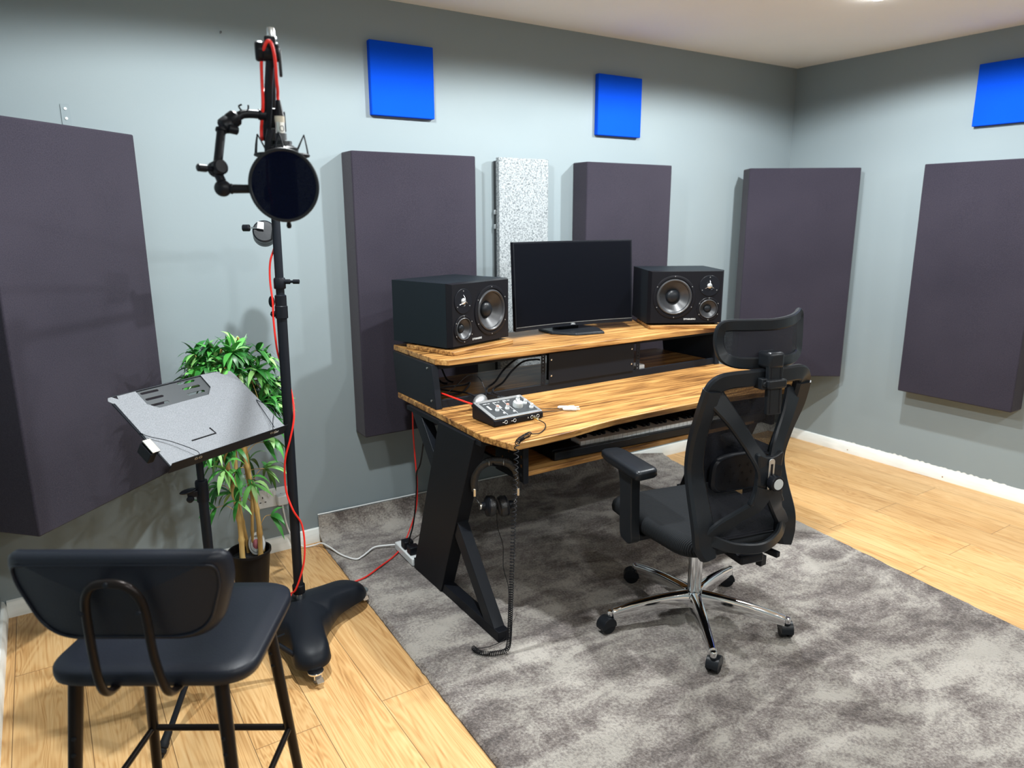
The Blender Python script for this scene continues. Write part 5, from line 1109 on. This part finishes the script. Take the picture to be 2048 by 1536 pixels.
# ------------------------------------------------------------------ office chair
def office_chair():
    t = thing('office_chair', 'black mesh office chair with headrest and chrome star base on the rug', 'chair', (-2.329, -1.470, 0), math.radians(-12))
    RZ = 0.017
    # star base
    bm = newbm(); add_lathe(bm, [(0.034, 0.075), (0.036, 0.085), (0.036, 0.115), (0.030, 0.128), (0.026, 0.135)], seg=32); hub = obj('base_hub', bm, M['chrome'], t, 0.001)
    base_ang = [math.radians(a+12) for a in (160.4, 234.5, 304.0, 17.0, 88.0)]
    for k, a in enumerate(base_ang):
        c, s = math.cos(a), math.sin(a); d = Vector((c, s, 0)); pv = Vector((-s, c, 0))
        bm = newbm(); rows = []
        n = 16
        for i in range(n+1):
            u = i/n; r = 0.028+u*(0.322-0.028); zt = RZ+0.122-0.036*u**1.9; hgt = 0.062-0.026*u; wd = 0.040-0.014*u
            cen = d*r
            prof = [(-wd*0.5, -hgt), (-wd*0.55, -hgt*0.35), (-wd*0.42, -0.004), (-wd*0.15, 0.0), (wd*0.15, 0.0), (wd*0.42, -0.004), (wd*0.55, -hgt*0.35), (wd*0.5, -hgt)]
            rows.append([bm.verts.new(cen+pv*x+Vector((0, 0, zt+z))) for x, z in prof])
        m = len(rows[0])
        for A, B in zip(rows[:-1], rows[1:]):
            for j in range(m): bm.faces.new((A[j], A[(j+1) % m], B[(j+1) % m], B[j]))
        bm.faces.new(list(reversed(rows[0]))); bm.faces.new(rows[-1])
        e = d*0.330; add_lathe(bm, [(0.0105, 0), (0.0120, 0.022), (0.0085, 0.026)], e+Vector((0, 0, RZ+0.056)), (0, 0, 1), 16)
        arm = obj('base_arm', bm, M['chrome'], t, 0.002, angle=45)
        ang = (0.3, 2.6, 1.9, 2.2, 0.9)[k]
        cs, sn = math.cos(a+ang), math.sin(a+ang); off = Vector((cs, sn, 0))*0.014; axd = Vector((-sn, cs, 0))
        bm = newbm()
        for q in (-1, 1): add_lathe(bm, [(0.008, -0.006), (0.0275, -0.006), (0.0285, -0.003), (0.0285, 0.004), (0.0265, 0.007), (0.008, 0.007)], e+off+axd*0.0135*q+Vector((0, 0, RZ+0.0285)), axd, 28)
        cst = obj('castor', bm, M['rubber'], t)
        bm = newbm(); add_lathe(bm, [(0.0115, 0), (0.0115, 0.008)], e+Vector((0, 0, RZ+0.054)), (0, 0, 1), 14)
        hood = [Vector((math.cos(th)*0.0315, 0, math.sin(th)*0.0315)) for th in [PI*(-0.10+1.15*j/12) for j in range(13)]]
        va = []
        for w_ in (-0.021, 0.021):
            va.append([bm.verts.new(e+off+off.normalized()*h.x+axd*w_+Vector((0, 0, RZ+0.0285+h.z))) for h in hood])
        for j in range(12): bm.faces.new((va[0][j], va[0][j+1], va[1][j+1], va[1][j]))
        for side in (0, 1):
            cc = bm.verts.new(e+off+axd*(-0.021, 0.021)[side]+Vector((0, 0, RZ+0.028)))
            for j in range(12): bm.faces.new((va[side][j], va[side][j+1], cc))
        obj('castor_hood', bm, M['plastic2'], cst, 0.001)
    bm = newbm(); add_cyl(bm, (0, 0, 0.13), (0, 0, 0.29), 0.025); obj('gas_lift', bm, M['chrome'], t)
    bm = newbm(); add_cyl(bm, (0, 0, 0.28), (0, 0, 0.39), 0.0145); obj('piston', bm, M['chrome'], t)
    bm = newbm(); add_box(bm, (0, 0.0, 0.385), (0.16, 0.22, 0.045)); obj('tilt_mechanism', bm, M['plastic'], t, 0.012, 3)
    bm = newbm(); add_box(bm, (0.105, -0.115, 0.372), (0.020, 0.30, 0.020), R3('Z', 0.25)); add_box(bm, (0.068, -0.262, 0.368), (0.030, 0.022, 0.034), R3('Z', 0.25)); obj('tilt_lever', bm, M['plastic'], t, 0.003)
    # seat
    out = round_poly([(-0.215, -0.245), (0.215, -0.245), (0.250, 0.05), (0.240, 0.265), (-0.240, 0.265), (-0.250, 0.05)], 0.09, 8)
    bm = newbm(); lv = [(0.80, 0.392), (0.93, 0.398), (0.99, 0.412), (1.0, 0.428), (0.985, 0.447), (0.94, 0.460), (0.85, 0.466), (0.6, 0.463), (0.3, 0.460)]
    rings = [[bm.verts.new((x*k, y*k, z-0.02*max(0, (y*k-0.16)/0.1)**2-0.0)) for x, y in out] for k, z in lv]; n = len(out)
    for a, b in zip(rings[:-1], rings[1:]):
        for i in range(n): bm.faces.new((a[i], a[(i+1) % n], b[(i+1) % n], b[i]))
    bm.faces.new(list(reversed(rings[0]))); bm.faces.new(rings[-1]); obj('seat', bm, M['seat'], t, angle=70)
    # armrests
    for s in (-1, 1):
        at_ = Matrix.Translation((s*0.262, 0, 0))
        bm = newbm(); o = round_poly([(-0.048, -0.080), (0.044, -0.066), (0.044, 0.16), (0.034, 0.205), (-0.034, 0.205), (-0.048, 0.15)], 0.02, 5)
        rings = [[bm.verts.new((x*k, y*k if k < 1 else y, z)) for x, y in o] for k, z in ((0.90, 0.630), (1.0, 0.638), (1.0, 0.654), (0.95, 0.661), (0.75, 0.664), (0.3, 0.6645))]; m = len(o)
        for a, b in zip(rings[:-1], rings[1:]):
            for i in range(m): bm.faces.new((a[i], a[(i+1) % m], b[(i+1) % m], b[i]))
        bm.faces.new(list(reversed(rings[0]))); bm.faces.new(rings[-1]); bmesh.ops.transform(bm, matrix=at_, verts=bm.verts); obj('arm_pad', bm, M['plastic2'], t, angle=60)
        bm = newbm(); poly = [(0.000, 0.633), (0.115, 0.633), (0.088, 0.605), (0.078, 0.56), (0.072, 0.40), (0.064, 0.372), (0.008, 0.364), (-0.016, 0.385), (-0.008, 0.42), (0.000, 0.56)]
        add_prism(bm, round_poly(poly, 0.015, 4), lambda y, z: Vector((s*0.248, y, z)), lambda y, z: Vector((s*0.284, y, z))); obj('arm_post', bm, M['plastic2'], t, 0.006, 3)
        bm = newbm(); add_box(bm, (s*0.19, 0.030, 0.384), (0.15, 0.060, 0.022)); obj('arm_bracket', bm, M['plastic'], t, 0.006)
        bm = newbm(); add_cyl(bm, (s*0.248, 0.045, 0.53), (s*0.238, 0.045, 0.53), 0.012); obj('height_button', bm, M['plastic'], t, 0.002)
    # back: side posts come forward at the lumbar, the X-spine stays behind
    Y0 = -0.271
    def fwd(z):                                        # forward shift of the side posts with height
        pts = [(0.40, 0.0), (0.50, 0.022), (0.62, 0.068), (0.70, 0.088), (0.80, 0.068), (0.90, 0.030), (1.04, -0.012), (1.2, -0.03)]
        for (z0, a), (z1, b) in zip(pts[:-1], pts[1:]):
            if z <= z1: k = max(0, (z-z0)/(z1-z0)); k = k*k*(3-2*k); return a+(b-a)*k
        return pts[-1][1]
    def S(u, z, off=0.0, side=True):
        return Vector((u, Y0+fwd(z)+off, z))
    def band(name, pts, widths, th, mat='plastic2', n=8, closed=False, bev=0.003):
        """flat bar along 3D pts, widened in the plane of the back, th thick along y"""
        P = smooth_path(pts, n, closed); L = len(P); ws = []
        for i in range(L):
            q = i/(L-1 if not closed else L)*(len(widths)-1); j = min(int(q), len(widths)-2) if len(widths) > 1 else 0
            ws.append(widths[0] if len(widths) == 1 else widths[j]+(widths[j+1]-widths[j])*(q-j))
        bm = newbm(); R_ = []
        for i in range(L):
            a = P[i-1] if (i > 0 or closed) else P[0]; b = P[(i+1) % L] if (i < L-1 or closed) else P[-1]
            d = (b-a).normalized(); yv = Vector((0, 1, 0)); nrm = (yv-d*yv.dot(d)).normalized(); sd = d.cross(nrm)
            w_, h = ws[i]/2, th/2; ch = min(0.25*h*2, w_*0.5)
            prof = [(-w_, -h+ch), (-w_+ch, -h), (w_-ch, -h), (w_, -h+ch), (w_, h-ch), (w_-ch, h), (-w_+ch, h), (-w_, h-ch)]
            R_.append([bm.verts.new(P[i]+sd*x+nrm*y) for x, y in prof])
        m = L if closed else L-1
        for i in range(m):
            A, B = R_[i], R_[(i+1) % L]
            for j in range(8): bm.faces.new((A[j], A[(j+1) % 8], B[(j+1) % 8], B[j]))
        if not closed: bm.faces.new(list(reversed(R_[0]))); bm.faces.new(R_[-1])
        return obj(name, bm, M[mat], t, 0, angle=40)
    hw = 0.183
    band('top_rail', [S(-0.172, 0.955, 0), S(-0.165, 0.985, 0), S(-0.135, 1.003, -0.008), S(-0.05, 1.010, -0.022), S(0.05, 1.012, -0.022), S(0.135, 1.010, -0.008), S(0.167, 0.990, 0), S(0.174, 0.955, 0)], [0.060, 0.055, 0.050, 0.050, 0.050, 0.052, 0.060], 0.024)
    for s in (-1, 1):
        band('side_post', [S(s*0.172, 0.975), S(s*0.176, 0.90), S(s*0.172, 0.80), S(s*0.164, 0.70), S(s*0.162, 0.62), S(s*0.164, 0.52), S(s*0.160, 0.46), S(s*0.150, 0.415)], [0.058, 0.060, 0.060, 0.062, 0.068, 0.076, 0.078, 0.050], 0.036)
        band('upper_brace', [S(s*0.150, 0.945), S(s*0.105, 0.880, -0.045), S(s*0.055, 0.800, -0.105), S(s*0.022, 0.735, -0.150), S(s*0.012, 0.68, -0.155)], [0.066, 0.050, 0.044, 0.055, 0.06], 0.020)
        band('lower_brace', [S(s*0.014, 0.665, -0.155), S(s*0.035, 0.610, -0.135), S(s*0.080, 0.560, -0.075), S(s*0.120, 0.520, -0.030), S(s*0.150, 0.475, -0.002)], [0.070, 0.050, 0.044, 0.048, 0.055], 0.020)
    def hubp(x, z, o): return Vector((x, Y0+0.088-0.155+o+0.0, z))
    bm = newbm(); add_prism(bm, round_poly([(-0.050, 0.785), (-0.018, 0.765), (0.018, 0.765), (0.050, 0.785), (0.042, 0.72), (0.046, 0.66), (0.070, 0.605), (0.020, 0.625), (-0.020, 0.625), (-0.070, 0.605), (-0.046, 0.66), (-0.042, 0.72)], 0.02, 4), lambda x, z: hubp(x, z, -0.010), lambda x, z: hubp(x, z, 0.010)); obj('spine_plate', bm, M['plastic2'], t, 0.004)
    # bottom arc (seat-back rail)
    band('lower_rail', [S(-0.150, 0.478, -0.004), S(-0.09, 0.462, -0.050), S(0.0, 0.458, -0.075), S(0.09, 0.472, -0.050), S(0.150, 0.50, -0.004)], [0.045, 0.036, 0.036, 0.036, 0.045], 0.018)
    bm = newbm(); add_box(bm, (0, -0.20, 0.400), (0.09, 0.20, 0.03)); obj('back_bracket', bm, M['plastic'], t, 0.006)
    # mesh (curved sheet in front of the frame)
    bm = newbm(); nx, nz = 12, 20; G = []
    for j in range(nz+1):
        z = 0.46+(1.0-0.46)*j/nz; wd = 0.170
        G.append([bm.verts.new(S(-wd+2*wd*i/nx, z, 0.017-0.015*math.sin(PI*i/nx))) for i in range(nx+1)])
    for j in range(nz):
        for i in range(nx): bm.faces.new((G[j][i], G[j][i+1], G[j+1][i+1], G[j+1][i]))
    obj('back_mesh', bm, M['mesh'], t)
    # lumbar pad with punched crosses
    def lump(u, z, o): return Vector((u, Y0+0.062+o-1.2*u*u*0, z))
    pad = round_poly([(-0.128, 0.615), (0.128, 0.615), (0.120, 0.725), (0.06, 0.742), (-0.06, 0.742), (-0.120, 0.725)], 0.045, 6)
    bm = newbm(); rr = [[bm.verts.new(Vector((x*k, Y0+0.055+o, 0.678+(z-0.678)*k))) for x, z in pad] for k, o in ((0.9, 0.012), (1, 0.006), (1, -0.008), (0.93, -0.014), (0.90, -0.010), (0.5, -0.010))]
    m = len(pad)
    for a, b in zip(rr[:-1], rr[1:]):
        for i in range(m): bm.faces.new((a[i], a[(i+1) % m], b[(i+1) % m], b[i]))
    bm.faces.new(list(reversed(rr[0]))); bm.faces.new(rr[-1]); pd = obj('lumbar_pad', bm, M['plastic'], t, angle=45)
    bm = newbm()
    for (u, z) in [(-0.085+0.034*i+(0.012 if j % 2 else 0), 0.648+0.026*j) for j in range(3) for i in range(6)]:
        add_box(bm, (u, Y0+0.0445, z), (0.010, 0.0012, 0.0016)); add_box(bm, (u, Y0+0.0445, z), (0.0016, 0.0012, 0.010))
    obj('cross_cutouts', bm, M['cable'], pd)
    # height plate and knob
    yb = Y0+0.088-0.155-0.012
    bm = newbm(); add_prism(bm, rounded_rect(0.022, 0.118, 0.010), lambda u, v: Vector((u, yb, 0.702+v)), lambda u, v: Vector((u, yb-0.003, 0.702+v))); obj('slider_plate', bm, M['alu'], t, 0.0008)
    bm = newbm(); add_box(bm, (0, yb-0.003, 0.702), (0.008, 0.002, 0.085)); obj('slider_slot', bm, M['cable'], t)
    bm = newbm(); prof = [(0.016, 0), (0.0235, 0.004), (0.0245, 0.010), (0.0245, 0.026), (0.0225, 0.030), (0.0, 0.030)]; add_lathe(bm, prof, (0.004, yb-0.003, 0.688), (0, -1, 0), 24)
    for v in bm.verts:
        pass
    kn = obj('tension_knob', bm, M['plastic'], t, angle=12)
    bm = newbm(); add_lathe(bm, [(0.0175, 0.0300), (0.0170, 0.0315), (0, 0.0318)], (0.004, yb-0.003, 0.688), (0, -1, 0), 32); obj('knob_face', bm, M['knob'], kn)
    # headrest stalk, clamp, headrest
    st = newbm(); add_prism(st, round_poly([(-0.026, 0.900), (0.026, 0.900), (0.027, 1.088), (-0.027, 1.088)], 0.004, 3), lambda u, z: Vector((u, Y0-0.052-0.04*(1.0-z), z)), lambda u, z: Vector((u, Y0-0.068-0.04*(1.0-z), z))); obj('headrest_stalk', st, M['plastic2'], t, 0.002)
    st = newbm()
    for u in (-0.017, 0.017): add_prism(st, [(u-0.0015, 0.905), (u+0.0015, 0.905), (u+0.0015, 1.07), (u-0.0015, 1.07)], lambda a, z: Vector((a, Y0-0.0680-0.04*(1.0-z), z)), lambda a, z: Vector((a, Y0-0.0688-0.04*(1.0-z), z)))
    obj('stalk_grooves', st, M['cable'], t)
    bm = newbm(); add_box(bm, (0, Y0-0.040, 1.066), (0.056, 0.060, 0.050)); obj('headrest_arm', bm, M['plastic2'], t, 0.010, 3)
    bm = newbm(); add_box(bm, (0, Y0-0.050, 0.996), (0.070, 0.060, 0.028)); obj('stalk_clamp', bm, M['plastic2'], t, 0.006, 3)
    bm = newbm(); add_box(bm, (-0.036, Y0-0.045, 0.996), (0.022, 0.040, 0.034)); add_cyl(bm, (-0.037, Y0-0.064, 0.996), (-0.037, Y0-0.070, 0.996), 0.009); obj('clamp_button', bm, M['plastic2'], t, 0.003)
    # headrest: curved hoop with mesh
    def HP(u, z): return Vector((u, Y0-0.010+2.6*(u-0.022)**2+0.10*(z-1.10), z))
    hoop = [(0, 1.050), (-0.07, 1.050), (-0.118, 1.052), (-0.148, 1.066), (-0.160, 1.098), (-0.160, 1.135), (-0.146, 1.162), (-0.08, 1.166), (0, 1.166), (0.08, 1.170), (0.146, 1.176), (0.176, 1.178), (0.176, 1.150), (0.160, 1.098), (0.146, 1.066), (0.118, 1.052), (0.07, 1.050)]
    band('headrest_frame', [HP(u+0.034, z) for u, z in hoop], [0.036, 0.036], 0.016, closed=True, n=5)
    bm = newbm(); G = []
    for j in range(9):
        z = 1.055+0.104*j/8; G.append([bm.verts.new(HP(-0.118+0.30*i/14, z)) for i in range(15)])
    for j in range(8):
        for i in range(14): bm.faces.new((G[j][i], G[j][i+1], G[j+1][i+1], G[j+1][i]))
    obj('headrest_mesh', bm, M['mesh'], t)
office_chair()
